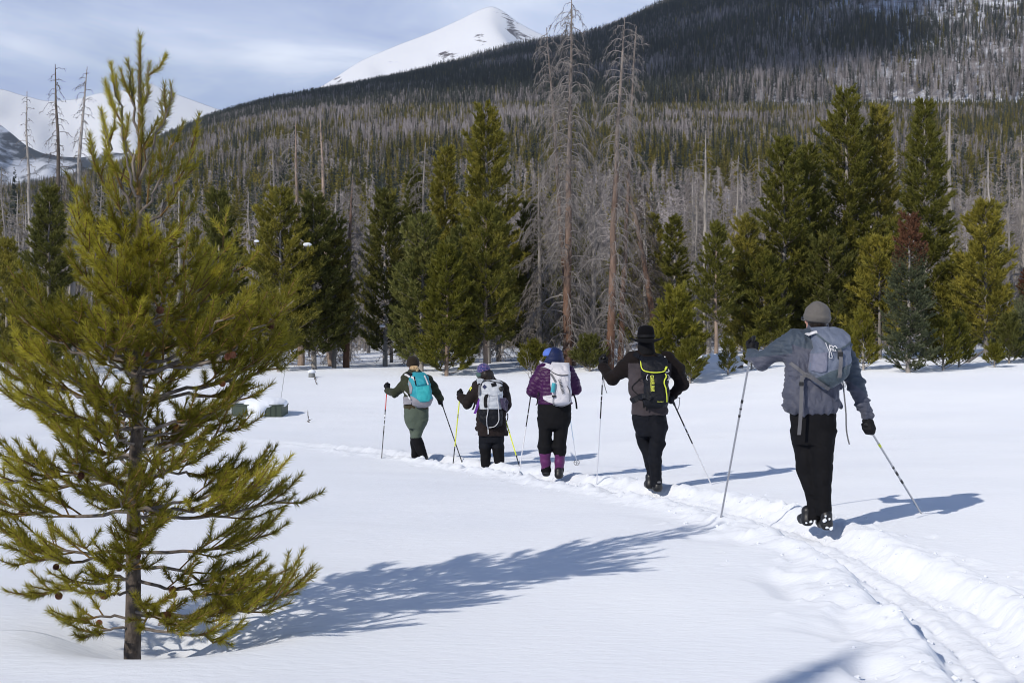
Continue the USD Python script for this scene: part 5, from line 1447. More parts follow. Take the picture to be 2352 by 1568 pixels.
B4 = thing('backpack', 'black backpack with neon yellow piping and zip on the skier in the hat', 'backpack', H.base)
pk4s = stack(H.rows([(412, 725, 80, .05, -.12), (440, 722, 100, .08, -.15), (520, 725, 106, .11, -.18), (620, 738, 98, .115, -.19), (720, 742, 98, .115, -.19), (780, 735, 92, .10, -.18), (805, 725, 62, .07, -.16)]), 2.8)
def pk4(p):
    f = meshkit.fbm(np.stack([p[:, 0] * 12 + p[:, 2] * 5, p[:, 1] * 9, p[:, 2] * 10], -1), 2, 43)
    return pk4s(p) + (np.abs(2 * f - 1) - .3) * -.018
bx4 = H.box(600, 405, 850, 815, -.42, .02)
part(B4, 'pack_body', nets(pk4, *bx4, .0095), 'pack_black', smooth=True)
panel(H, B4, 'lid', pk4, [(612, 415), (615, 470), (640, 520), (700, 530), (770, 532), (808, 515), (830, 440), (800, 405)], .018, 'pack_black', bx4, rear=-.05)
allH = lambda p: np.minimum(np.minimum(pk4(p) - .018, jacketH(p)), trousersH(p))
H.cord(B4, 'yellow_piping', [(616, 446), (618, 480), (632, 512), (660, 524), (720, 531), (770, 527), (800, 515), (808, 488)], allH, .0062, 'neon_yellow', off=.002, n=36)
H.strap(B4, 'yellow_zip', [(800, 540), (808, 560), (792, 590), (790, 610), (803, 650), (810, 700), (813, 757)], allH, .013, 'neon_yellow', off=.003, n=30)
H.strap(B4, 'zip_gusset', [(798, 508), (806, 500), (812, 484)], allH, .02, 'neon_yellow', off=.003)
H.text(B4, 'lettering', 'CAMELBAK', 684, 551, 88, 27, allH, 'print_yellow', off=.0035, squeeze=.62, label='yellow lettering reading downwards')
H.text(B4, 'lettering', 'Snoblast', 737, 758, 0, 8.5, allH, 'print_yellow', bold=False, off=.003, label='small yellow lettering at the bottom')
H.cord(B4, 'cord', [(668, 545), (658, 560), (656, 575), (664, 588)], allH, .0035, 'white_strap')
H.cord(B4, 'cord', [(820, 548), (832, 562), (830, 578), (815, 590)], allH, .0035, 'white_strap')
H.cord(B4, 'cord', [(805, 530), (818, 527), (832, 520), (826, 508)], allH, .005, 'white_strap')
H.strap(B4, 'shoulder_strap', [(575, 385), (615, 412), (660, 440)], allH, .055, 'pack_black', off=.004)
H.strap(B4, 'shoulder_strap', [(745, 380), (770, 400), (790, 430)], allH, .055, 'pack_black', off=.004)
H.strap(B4, 'hip_strap', [(556, 760), (600, 730), (640, 712), (690, 730)], allH, .055, 'pack_black', off=.004)
H.strap(B4, 'side_strap', [(648, 545), (610, 590), (560, 655), (590, 695), (625, 715)], allH, .012, 'strap_black', off=.003, n=26)
H.hang(B4, 'hanging_strap', [(640, 715, -.2), (642, 760, -.2), (645, 806, -.19)], .022, 'strap_black')
H.hang(B4, 'hanging_strap', [(664, 760, -.19), (666, 800, -.19), (668, 828, -.18)], .020, 'strap_black')
bk = H.back(allH, [640], [715], .006)[0]; part(B4, 'buckle', trimesh.creation.box((.045, .014, .034), trimesh.transformations.translation_matrix(bk)), 'plastic_black')
# small white mark on the shoulder
bk = H.back(allH, [806], [412], .003)[0]; part(H.x, 'shoulder_mark', trimesh.creation.box((.014, .002, .012), trimesh.transformations.translation_matrix(bk)), 'print_white')

# ================================================= the woman in the purple down jacket
W = Figure(900, 840, 3.92, 16.8, (1890, 1375), 'skier in a purple down jacket, blue hood and purple gaiters')
torso = stack(W.rows([(248, 1885, 70, .08, .05), (272, 1893, 100, .095, .04), (305, 1905, 140, .12, .02), (360, 1910, 160, .135, .0), (450, 1910, 162, .14), (540, 1906, 163, .14), (600, 1906, 168, .145), (650, 1907, 172, .155), (666, 1907, 168, .152)]), 2.3)
LA = [(W.q(1788, 340, .02), .088), (W.q(1725, 450, .02), .083), (W.q(1690, 540, .03), .075), (W.q(1708, 545, .26), .058)]
RA = [(W.q(2040, 345, .02), .086), (W.q(2090, 450, .02), .080), (W.q(2115, 520, .03), .072), (W.q(2065, 540, .26), .058)]
hips = stack(W.rows([(630, 1905, 162, .145), (700, 1904, 168, .16), (790, 1903, 164, .165), (870, 1900, 146, .15), (900, 1895, 120, .13)]))
LL_ = stack(W.rows([(800, 1818, 78, .12), (880, 1818, 72, .11), (1000, 1815, 66, .10), (1080, 1812, 66, .098), (1120, 1812, 66, .095), (1150, 1813, 58, .085)]))
RL_ = stack(W.rows([(800, 1986, 78, .12), (880, 1974, 73, .11), (1000, 1960, 66, .10), (1080, 1954, 63, .098), (1120, 1957, 64, .095), (1172, 1959, 54, .085)]))
def jacketW(p):
    d = smin(torso(p), chain(p, LA), .06); d = smin(d, chain(p, RA), .06)
    u, v = W.px(p)
    arm = smoothstep(1790, 1740, u) + smoothstep(2040, 2090, u)
    along = np.where(u < 1900, (p - LA[0][0]) @ unit(LA[2][0] - LA[0][0]), (p - RA[0][0]) @ unit(RA[2][0] - RA[0][0]))
    ph = np.where(arm > .5, along, p[:, 2]) + (meshkit.noise(p * 9, 4) - .5) * .02
    q = -.0055 * np.abs(np.sin(ph * np.pi / .046)) ** .7
    f = meshkit.fbm(p * 17, 2, 53)
    return d + q + .004 + (np.abs(2 * f - 1) - .3) * -.012
W.add('down_jacket', jacketW, W.box(1620, 240, 2180, 675, -.25, .38), .0098, 'purple_down')
def trousersW(p):
    d = smin(hips(p), LL_(p), .04); d = smin(d, RL_(p), .04)
    g = meshkit.fbm(np.stack([p[:, 0] * 8 + p[:, 2] * 5, p[:, 1] * 6 - p[:, 2] * 3, p[:, 2] * 5 - p[:, 0] * 4], -1), 2, 56)
    _, v = W.px(p)
    return d + (np.abs(2 * g - 1) - .3) * -.016 - .014 * np.exp(-((v - 1083) / 22) ** 2)
W.add('trousers', trousersW, W.box(1715, 630, 2095, 1180, -.24, .24), .0115, 'black_cloth')
for rows in ([(1130, 1812, 58, .08), (1200, 1815, 54, .078), (1270, 1822, 49, .072), (1330, 1824, 48, .07)], [(1150, 1958, 53, .08), (1220, 1956, 50, .075), (1290, 1953, 46, .07), (1345, 1950, 44, .068)]):
    g = stack(W.rows(rows))
    gv = nets(lambda p: g(p) + .003 * np.sin(p[:, 2] * 60), *W.box(rows[0][1] - 75, rows[0][0] - 5, rows[0][1] + 75, rows[-1][0] + 5, -.12, .12), .0095)
    low = rows[2][0] + 12
    def test(c):
        u, v = W.px(c)
        return v > low - (u - rows[2][1]) * .42
    cut_parts(W, 'gaiter', 'purple_gaiter', 'gaiter_foot', 'black_cloth', gv, test)
for at in (W.q(1825, 1372, -.02), W.q(1948, 1392, -.06)):
    W.add('boot', boot(W, at, .24, .050, .10), (at - [.1, .12, .02], at + [.1, .34, .18]), .0095, 'plastic_black')
hd = W.q(1890, 205, .05)
W.add('body', body_fn(hd, np.array([.072, .088, .096]), W.q(1893, 275, .03), torso, [LA, RA], [LL_, RL_], np.array([-.6, .8, 0])), (W.q(1620, 1340, -.3), W.q(2180, 100, .5)), .019, 'skin')
def hood(p):
    d = ell(p, W.q(1902, 195, .04), np.array([.122, .135, .118]))
    d = smin(d, stack(W.rows([(225, 1898, 100, .115, .04), (262, 1893, 108, .10, .04)]))(p), .04)
    d = smax(d, -(ell(p, W.q(1860, 195, .16), np.array([.10, .12, .10]))), .01)
    u, v = W.px(p)
    cut = (1835 - u) * W.mpp * .75 + (v - 200) * W.mpp * -.45
    d = smax(d, cut, .012)
    return d + .004 * np.exp(-((u - 1955) / 5.0) ** 2) + (meshkit.fbm(p * 13, 2, 8) - .5) * .016
W.add('hood', hood, W.box(1770, 105, 2020, 275, -.15, .25), .0085, 'hood_navy')
W.add('collar', lambda p: stack(W.rows([(238, 1900, 88, .10, .045), (278, 1897, 98, .105, .04)]))(p) - .006 * np.abs(np.sin(p[:, 2] * 120)), W.box(1780, 232, 2015, 284, -.1, .2), .008, 'purple_down')
W.add('cap', lambda p: smin(smax(ell(p, W.q(1862, 178, .06), np.array([.092, .10, .082])), W.q(0, 195)[2] - p[:, 2], .01), ell(p, W.q(1835, 182, .14), np.array([.05, .08, .012])), .01), W.box(1780, 108, 1950, 205, -.06, .26), .0085, 'cap_blue')
held_pole(W, 'black topped white pole at the left side of the skier in purple', (1690, 505), .28, (1560, 1342), W.q(1708, 545, .26), (.4, -1, 0), [(.42, 'pole_black'), (1.0, 'pole_white')], basket=False, bands=[(.25, .26, 'pole_white')])
held_pole(W, 'thin pale blue pole with a black basket right of the skier in purple', (2032, 560), .28, (2124, 1262), W.q(2065, 545, .26), (.3, -1, 0), [(.25, 'pole_black'), (.62, 'pole_pale_blue'), (1.0, 'pole_white')], side=-1, r=.0065, lift=.03)
B3 = thing('backpack', 'white backpack with black lettering on the skier in purple', 'backpack', W.base)
pk3s = stack(W.rows([(262, 1960, 72, .05, -.11), (300, 1955, 88, .085, -.15), (380, 1960, 100, .11, -.18), (460, 1958, 100, .12, -.19), (560, 1972, 96, .125, -.19), (630, 1972, 96, .12, -.19), (665, 1965, 78, .09, -.17), (680, 1960, 40, .06, -.16)]), 2.8)
def pk3(p):
    f = meshkit.fbm(np.stack([p[:, 0] * 12 + p[:, 2] * 5, p[:, 1] * 9, p[:, 2] * 10], -1), 2, 63)
    return pk3s(p) + (np.abs(2 * f - 1) - .3) * -.020
bx3 = W.box(1780, 250, 2090, 690, -.42, .03)
part(B3, 'pack_body', nets(pk3, *bx3, .0095), 'pack_white', smooth=True)
panel(W, B3, 'lid', pk3, [(1860, 250), (1862, 330), (1900, 362), (1970, 380), (2045, 372), (2050, 260)], .014, 'pack_white', bx3, rear=-.05)
allW = lambda p: np.minimum(np.minimum(pk3(p) - .014, jacketW(p)), trousersW(p))
W.strap(B3, 'shoulder_strap', [(1775, 278), (1820, 285), (1880, 310)], allW, .06, 'pack_white', off=.004)
panel(W, B3, 'hip_belt', lambda p: np.minimum(jacketW(p) - .012, trousersW(p) - .012), [(1788, 585), (1850, 575), (1890, 570), (1900, 660), (1840, 640), (1795, 615)], .012, 'pack_white', bx3, rear=.02)
W.cord(B3, 'zip', [(1858, 332), (1895, 358), (1960, 377), (2030, 374)], allW, .005, 'print_black', off=.002)
W.cord(B3, 'zip', [(2020, 480), (2040, 520), (2048, 570), (2046, 630)], allW, .005, 'print_black', off=.002)
W.cord(B3, 'piping', [(1888, 590), (1885, 640), (1905, 665), (1960, 674), (2020, 668), (2060, 640)], allW, .0045, 'print_black', off=.002)
W.text(B3, 'lettering', 'CAMELBAK', 1932, 418, 74, 25, allW, 'print_black', squeeze=.78, off=.0035, label='black lettering reading downwards')
W.strap(B3, 'side_strap', [(1860, 360), (1885, 400), (1905, 440)], allW, .022, 'strap_grey', off=.004)
bp = W.back(allW, [1893, 1880], [450, 540], .012)
part(B3, 'water_bottle', MB().tube(np.array([bp[0], bp[0] * .7 + bp[1] * .3, bp[1]]), [.022, .026, .026], 12).get(), 'bottle_teal', smooth=30)
bk = W.back(allW, [1893], [578], .006)[0]; part(B3, 'buckle', trimesh.creation.box((.05, .014, .028), trimesh.transformations.translation_matrix(bk)), 'plastic_black')
W.hang(B3, 'hanging_strap', [(2078, 560, -.05), (2095, 580, -.06), (2110, 620, -.06), (2122, 710, -.06)], .022, 'strap_black')
W.hang(B3, 'hanging_strap', [(1748, 545, -.08), (1742, 590, -.1), (1735, 650, -.1), (1722, 672, -.1)], .016, 'strap_black')
# ================================================= the small skier in the brown coat, yellow poles
S = Figure(900, 840, 3.92, 20.3, (1300, 1288), 'skier in a long dark brown coat and a patterned blue hat')
torso = stack(S.rows([(372, 1245, 58, .08, .04), (415, 1248, 90, .095, .03), (452, 1262, 125, .12, .02), (500, 1270, 135, .135), (600, 1282, 140, .145), (700, 1286, 143, .15), (800, 1288, 149, .155), (900, 1288, 158, .165), (955, 1288, 160, .17), (972, 1288, 160, .17)]), 2.3)
LA = [(S.q(1155, 490, .02), .095), (S.q(1095, 590, .05), .090), (S.q(1050, 660, .08), .083), (S.q(985, 600, .24), .068)]
RA = [(S.q(1388, 500, .02), .095), (S.q(1425, 590, .03), .085), (S.q(1440, 670, .06), .078), (S.q(1415, 730, .2), .062)]
hips = stack(S.rows([(880, 1288, 115, .13), (980, 1288, 120, .14), (1040, 1288, 112, .13)]))
LL_ = stack(S.rows([(980, 1226, 62, .10), (1060, 1226, 62, .10), (1082, 1224, 64, .105), (1110, 1226, 60, .10), (1190, 1232, 52, .09), (1278, 1231, 44, .08)]))
RL_ = stack(S.rows([(980, 1348, 62, .10), (1060, 1350, 62, .10), (1088, 1353, 64, .105), (1115, 1354, 60, .10), (1190, 1360, 56, .09), (1290, 1373, 45, .08)]))
def coat(p):
    d = smin(torso(p), chain(p, LA), .06); d = smin(d, chain(p, RA), .06)
    f = meshkit.fbm(np.stack([p[:, 0] * 8 + p[:, 2] * 4, p[:, 1] * 7, p[:, 2] * 8], -1), 2, 73)
    u, v = S.px(p)
    slit = -.03 * np.exp(-((u - 1150) / 9) ** 2) * smoothstep(900, 960, v)
    return d + (np.abs(2 * f - 1) - .3) * -.030 - slit
S.add('coat', coat, S.box(950, 360, 1480, 980, -.27, .36), .0125, 'dark_brown_cloth')
def trousersS(p):
    d = smin(hips(p), LL_(p), .03); d = smin(d, RL_(p), .03)
    g = meshkit.fbm(np.stack([p[:, 0] * 8 + p[:, 2] * 5, p[:, 1] * 6 - p[:, 2] * 3, p[:, 2] * 5 - p[:, 0] * 4], -1), 2, 76)
    return d + (np.abs(2 * g - 1) - .3) * -.018
tv = nets(trousersS, *S.box(1150, 870, 1435, 1300, -.22, .22), .0125)
cut_parts(S, 'trousers', 'navy_black_cloth', 'gaiter', 'black_cloth', tv, lambda c: S.px(c)[1] > 1092)
for at in (S.q(1232, 1294, .0), S.q(1375, 1300, -.02)):
    S.add('boot', boot(S, at, .22, .050, .08), (at - [.1, .12, .02], at + [.1, .32, .16]), .011, 'plastic_black')
hd = S.q(1212, 342, .05)
S.add('body', body_fn(hd, np.array([.070, .086, .092]), S.q(1240, 410, .03), torso, [LA, RA], [LL_, RL_], np.array([-.85, .5, -.1])), (S.q(950, 1290, -.3), S.q(1480, 250, .5)), .020, 'skin')
S.add('patterned_hat', lambda p: smax(ell(p, S.q(1211, 330, .045), np.array([.103, .112, .105])), S.q(0, 356)[2] + .12 * (p[:, 0] - hd[0]) - p[:, 2], .012), S.box(1130, 258, 1290, 390, -.12, .2), .0085, 'hat_pattern')
S.add('scarf', lambda p: smax(ell(p, S.q(1188, 375, .07), np.array([.085, .10, .075])), p[:, 2] - S.q(0, 352)[2], .01), S.box(1120, 345, 1260, 425, -.06, .22), .009, 'scarf_green')
S.add('hair', lambda p: smin(smax(ell(p, S.q(1235, 372, .0), np.array([.085, .10, .10])), p[:, 2] - S.q(0, 340)[2], .02), rc(p, S.q(1250, 385, .02), S.q(1262, 420, .0), .10, .09), .03), S.box(1160, 320, 1330, 455, -.14, .16), .010, 'hair_dark')
held_pole(S, 'yellow pole in the raised left hand of the skier in the brown coat', (974, 572), .30, (913, 1246), S.q(985, 600, .24), (-.4, -1, .1), [(.74, 'pole_yellow'), (1.0, 'pole_black')], glove_mat='black_glove', grip_up=.085, cuff='cream_cuff', bands=[(.25, .26, 'pole_black'), (.27, .275, 'pole_black'), (.29, .30, 'pole_black')], r=.0095, basket=False)
held_pole(S, 'yellow pole right of the skier in the brown coat', (1400, 745), .24, (1562, 1272), S.q(1415, 730, .2), (-.3, -1, .1), [(.80, 'pole_yellow'), (1.0, 'pole_black')], side=-1, r=.0095, basket=False, bands=[(.30, .31, 'pole_black'), (.34, .35, 'pole_black')])
B2 = thing('backpack', 'silver grey backpack with looped cords on the skier in the brown coat', 'backpack', S.base)
pk2s = stack(S.rows([(428, 1285, 85, .05, -.13), (460, 1288, 110, .09, -.17), (540, 1285, 116, .115, -.20), (620, 1282, 112, .12, -.20), (700, 1282, 112, .12, -.20), (800, 1285, 118, .115, -.20), (860, 1300, 90, .09, -.18), (886, 1305, 50, .06, -.17)]), 2.6)
def pk2(p):
    f = meshkit.fbm(np.stack([p[:, 0] * 11 + p[:, 2] * 5, p[:, 1] * 9, p[:, 2] * 9], -1), 2, 83)
    return pk2s(p) + (np.abs(2 * f - 1) - .3) * -.026
bx2 = S.box(1120, 415, 1480, 895, -.44, .05)
pv = nets(pk2, *bx2, .0112)
cut_parts(S, 'pack_body', 'pack_silver', 'pack_bottom', 'pack_black', pv, lambda c: S.px(c)[1] > 706, B2)
panel(S, B2, 'top_pocket', pk2, [(1180, 450), (1230, 440), (1330, 440), (1390, 470), (1400, 560), (1330, 580), (1200, 560)], .016, 'pack_silver', bx2, .0105, rear=-.06)
panel(S, B2, 'front_pocket', pk2, [(1245, 580), (1360, 580), (1372, 700), (1245, 702)], .018, 'pack_silver', bx2, .0105, rear=-.06)
allS = lambda p: np.minimum(np.minimum(pk2(p) - .018, coat(p)), trousersS(p))
panel(S, B2, 'mesh_pocket', lambda p: np.minimum(pk2(p), coat(p)), [(1375, 600), (1430, 600), (1455, 640), (1440, 740), (1390, 690)], .035, 'mauve_bag', bx2, .0105, rear=.02)
S.cord(B2, 'zip', [(1190, 480), (1205, 445), (1250, 430), (1290, 436), (1320, 445), (1370, 450), (1400, 468)], allS, .008, 'strap_black')
S.strap(B2, 'compression_strap', [(1262, 572), (1238, 585), (1232, 640), (1240, 690)], allS, .05, 'strap_black', off=.004)
S.cord(B2, 'cord', [(1265, 575), (1262, 640), (1258, 720), (1246, 800), (1248, 860), (1255, 900), (1258, 952)], allS, .006, 'white_strap', off=.006)
S.cord(B2, 'cord', [(1345, 572), (1355, 640), (1360, 700), (1364, 800), (1345, 850), (1310, 878), (1258, 885)], allS, .006, 'white_strap', off=.006, n=32)
S.cord(B2, 'cord_end', [(1258, 905), (1260, 950)], allS, .010, 'white_strap', off=.006)
S.cord(B2, 'lime_cord', [(1375, 490), (1390, 500), (1392, 530)], allS, .007, 'neon_yellow', off=.006)
S.strap(B2, 'logo_patch', [(1290, 475), (1340, 462)], allS, .055, 'strap_black', off=.004)
S.strap(B2, 'blue_toggle', [(1212, 478), (1235, 500)], allS, .05, 'hood_navy', off=.006)
S.hang(B2, 'purple_strap', [(1190, 590, -.22), (1165, 640, -.21), (1150, 690, -.2), (1128, 752, -.19)], .04, 'purple_strap')
S.hang(B2, 'side_strap', [(1128, 650, -.12), (1118, 690, -.12), (1104, 718, -.12)], .03, 'strap_black')
S.hang(B2, 'side_strap', [(1445, 750, -.1), (1448, 790, -.12), (1438, 830, -.12)], .016, 'strap_black')
S.strap(B2, 'shoulder_strap', [(1140, 445), (1170, 435), (1205, 440)], allS, .075, 'pack_silver', off=.005)
S.strap(B2, 'side_panel_strap', [(1180, 470), (1172, 530), (1170, 570)], allS, .035, 'strap_grey', off=.004)
bk = S.back(allS, [1385], [510], .012)[0]; part(B2, 'buckle', trimesh.creation.icosphere(2, .04).apply_scale([1, .4, 1]).apply_translation(bk), 'plastic_black', smooth=True)
S.strap(S.x, 'sleeve_patch', [(1072, 530), (1092, 498)], coat, .03, 'print_yellow', off=.003)

# ================================================= the skier in olive with the teal pack, farthest
G = Figure(900, 840, 3.92, 21.0, (600, 1212), 'farthest skier in an olive jacket, green trousers and brown beanie')
torso = stack(G.rows([(318, 527, 44, .07, .05), (345, 533, 70, .09, .04), (380, 548, 112, .115, .02), (430, 562, 130, .13), (520, 560, 132, .135), (600, 556, 129, .135), (670, 552, 126, .135), (700, 552, 124, .135), (716, 552, 122, .13)]), 2.3)
LA = [(G.q(470, 415, .02), .088), (G.q(405, 500, .05), .080), (G.q(335, 560, .10), .070), (G.q(258, 545, .26), .058)]
RA = [(G.q(662, 430, .02), .085), (G.q(715, 500, .02), .077), (G.q(755, 560, .04), .068), (G.q(783, 620, .10), .056)]
hips = stack(G.rows([(680, 552, 120, .13), (750, 553, 124, .15), (810, 551, 122, .155), (870, 548, 98, .14), (900, 548, 82, .13)]))
LL_ = stack(G.rows([(820, 500, 66, .11), (880, 512, 60, .11), (940, 530, 52, .10), (1000, 535, 47, .09), (1100, 538, 40, .085), (1205, 540, 36, .08)], .10))
RL_ = stack(G.rows([(820, 604, 62, .11), (880, 588, 58, .11), (940, 570, 50, .10), (985, 556, 50, .095), (1050, 575, 52, .09), (1120, 600, 48, .085), (1180, 622, 42, .08), (1205, 628, 38, .075)], -.03))
def fleece(p):
    d = smin(torso(p), chain(p, LA), .06); d = smin(d, chain(p, RA), .05)
    f = meshkit.fbm(np.stack([p[:, 0] * 9 + p[:, 2] * 4, p[:, 1] * 7, p[:, 2] * 9], -1), 2, 93)
    return d + (np.abs(2 * f - 1) - .3) * -.028
jv = nets(fleece, *G.box(225, 308, 830, 722, -.25, .38), .0125)
cut_parts(G, 'jacket', 'olive_fleece', 'waistband', 'olive_rib', jv, lambda c: G.px(c)[1] > 668)
def trousersG(p):
    d = smin(hips(p), LL_(p), .04); d = smin(d, RL_(p), .03)
    g = meshkit.fbm(np.stack([p[:, 0] * 8 + p[:, 2] * 5, p[:, 1] * 6 - p[:, 2] * 3, p[:, 2] * 5 - p[:, 0] * 4], -1), 2, 96)
    _, v = G.px(p)
    return d + (np.abs(2 * g - 1) - .3) * -.020 - .008 * smoothstep(985, 1000, v)
tv = nets(trousersG, *G.box(415, 675, 690, 1212, -.22, .28), .0125)
def gait(c):
    u, v = G.px(c)
    return v > 992 - (u - 545) * .1
cut_parts(G, 'trousers', 'green_trouser', 'gaiter', 'black_cloth', tv, gait)
for at in (G.q(540, 1214, .08), G.q(636, 1220, -.05)):
    G.add('boot', boot(G, at, .23, .048, .07), (at - [.1, .12, .02], at + [.1, .33, .15]), .011, 'plastic_black')
m = trimesh.creation.icosphere(3, .055); m.vertices += (meshkit.fbm(m.vertices * 30, 3, 2)[:, None] - .5) * .04; m.apply_translation(G.q(612, 1198, -.13)); part(G.x, 'snow_clump', m, 'snow', smooth=True)
hd = G.q(520, 262, .05)
G.add('body', body_fn(hd, np.array([.072, .090, .100]), G.q(528, 345, .03), torso, [LA, RA], [LL_, RL_], np.array([-.7, .7, 0])), (G.q(225, 1200, -.3), G.q(830, 180, .5)), .020, 'skin')
G.add('beanie', lambda p: smax(ell(p, G.q(517, 262, .045), np.array([.103, .115, .118])) - .006 * smoothstep(G.q(0, 258)[2], G.q(0, 268)[2], p[:, 2]), G.q(0, 302)[2] - p[:, 2], .012), G.box(445, 182, 590, 310, -.12, .2), .0085, 'brown_knit')
G.add('hair', lambda p: smin(ell(p, G.q(535, 312, -.045), np.array([.075, .05, .045])), rc(p, G.q(552, 315, -.06), G.q(566, 335, -.07), .03, .02), .02) + (meshkit.noise(p * 50, 3) - .5) * .014, G.box(475, 280, 600, 350, -.16, .06), .009, 'hair_blond')
held_pole(G, 'red topped pole in the raised left hand of the skier in olive', (247, 500), .34, (211, 1200), G.q(258, 540, .27), (-.4, -1, .1), [(.30, 'pole_red'), (1.0, 'pole_black')], grip_up=.075, basket=False, bands=[(.28, .31, 'plastic_black'), (.36, .39, 'pole_white'), (.42, .44, 'pole_white'), (.50, .52, 'pole_white'), (.60, .63, 'plastic_black')], r=.0085)
held_pole(G, 'black pole slanting right from the lowered hand of the skier in olive', (790, 640), .12, (1001, 1242), G.q(783, 620, .10), (-.3, -1, .2), [(1.0, 'pole_black')], side=-1, basket=False, bands=[(.33, .36, 'plastic_black')], r=.0085, strap_pts=[(795, 650, .05), (804, 670, .04), (800, 688, .05), (790, 670, .05)])
B1 = thing('backpack', 'turquoise backpack with a grey base on the skier in olive', 'backpack', G.base)
pk1s = stack(G.rows([(352, 575, 55, .05, -.12), (385, 580, 88, .085, -.16), (450, 592, 104, .115, -.19), (540, 606, 108, .125, -.20), (620, 612, 108, .12, -.20), (670, 615, 88, .095, -.18), (692, 615, 50, .06, -.16)]), 2.6)
def pk1(p):
    f = meshkit.fbm(np.stack([p[:, 0] * 11 + p[:, 2] * 5, p[:, 1] * 9, p[:, 2] * 9], -1), 2, 103)
    return pk1s(p) + (np.abs(2 * f - 1) - .3) * -.022
bx1 = G.box(420, 340, 735, 700, -.44, .05)
pv = nets(pk1, *bx1, .0112)
def lowg(c):
    u, v = G.px(c)
    return v > 570 + 70 * np.exp(-((u - 640) / 90) ** 2) + (u > 640) * 0
cut_parts(G, 'pack_body', 'pack_teal', 'pack_base', 'pack_grey', pv, lowg, B1)
panel(G, B1, 'front_pocket', pk1, [(560, 490), (640, 488), (690, 470), (712, 600), (690, 630), (600, 636), (575, 600)], .018, 'pack_teal_light', bx1, .0105, rear=-.06)
panel(G, B1, 'top_pocket', pk1, [(500, 400), (540, 360), (610, 350), (650, 400), (670, 460), (570, 486), (520, 450)], .014, 'pack_teal', bx1, .0105, rear=-.06)
allG = lambda p: np.minimum(np.minimum(pk1(p) - .018, fleece(p)), trousersG(p))
G.cord(B1, 'zip_pull', [(543, 392), (550, 420), (565, 478)], allG, .009, 'strap_black', off=.005)
G.strap(B1, 'reflective_strip', [(512, 396), (535, 405), (552, 430)], allG, .03, 'white_strap', off=.004)
panel(G, B1, 'hip_belt', lambda p: np.minimum(fleece(p), trousersG(p)), [(424, 595), (480, 590), (500, 610), (515, 662), (430, 668)], .026, 'pack_grey', bx1, .0105, rear=.05)
G.strap(B1, 'side_strap', [(436, 540), (470, 570), (505, 610)], allG, .026, 'white_strap', off=.004)
G.strap(B1, 'shoulder_strap', [(440, 375), (470, 382), (500, 395)], allG, .030, 'white_strap', off=.006)
G.strap(B1, 'shoulder_strap', [(455, 368), (485, 370), (520, 378)], allG, .05, 'strap_black', off=.003)
panel(G, B1, 'mesh_pocket', pk1, [(482, 420), (510, 450), (530, 500), (520, 560), (495, 560), (488, 480)], .008, 'pack_grey', bx1, .0105, rear=-.04)
G.strap(B1, 'reflective_strip', [(640, 380), (660, 420), (680, 470)], allG, .02, 'white_strap', off=.004)
# ------------------------------------------------------------------ small things on the meadow
plain('box_green', (0.040, 0.058, 0.040), 0.55)
plain('post_white', (0.62, 0.66, 0.64), 0.6)
plain('post_grey', (0.19, 0.20, 0.20), 0.7)
YB = 30.0
def C4(x, y): return (450 + x / 4.276) / 1.08844, (860 + y / 4.276) / 1.08844
o = at_ground((528 + 649) / 2, YB)
t = thing('utility_box', 'low dark green utility box half buried and capped with snow', 'utility box', o)
pl = lambda x, y, dy=0.0: P(*C4(x, y), YB + dy) - o
w0, w1 = pl(535, 700)[0], pl(1097, 700)[0]
ztop = pl(900, 655)[2]; zb = -.3
from shapely.geometry import Polygon
foot = Polygon([(w0, .16), (w0 + .10, -.02), (w0 + .50, -.06), (w1 - .42, -.06), (w1 - .38, -.13), (w1 - .02, -.10), (w1, -.05), (w1 + .02, .60), (w0 + .06, .66)])
m = trimesh.creation.extrude_polygon(foot, ztop - zb, engine='earcut'); m.apply_translation([0, 0, zb])
part(t, 'cabinet', m, 'box_green')
lid = trimesh.creation.extrude_polygon(foot.buffer(.018, join_style='mitre'), .02, engine='earcut'); lid.apply_translation([0, 0, ztop + .001])
part(t, 'lid', lid, 'box_green')
for a in (.30, .62):
    r = trimesh.creation.box((.012, .012, ztop + .05), trimesh.transformations.translation_matrix([w1 - .42 + .05 + a * .36, -.137 + a * .02, ztop / 2 - .04])); part(t, 'rib', r, 'box_green')
def cap(p):
    d = ell(p, np.array([(w0 + w1) / 2 + .16, .26, ztop + .03]), np.array([.50, .42, .18]))
    d = smin(d, rc(p, np.array([w1 - .50, -.02, ztop - .02]), np.array([w1 - .60, -.22, -.10]), .13, .19), .08)
    d = smin(d, rc(p, np.array([w0 + .45, .0, ztop - .06]), np.array([w1 - .55, -.16, -.12]), .07, .14), .08)
    return d + (meshkit.fbm(p * 6, 3, 4) - .5) * .05
sc = thing('snow_heap', 'smooth snow heaped on the green utility box and spilling over its front', 'snow', o)
part(sc, 'snow', nets(cap, [w0 - .1, -.5, -.2], [w1 + .15, .8, ztop + .3], .025), 'snow', smooth=True)
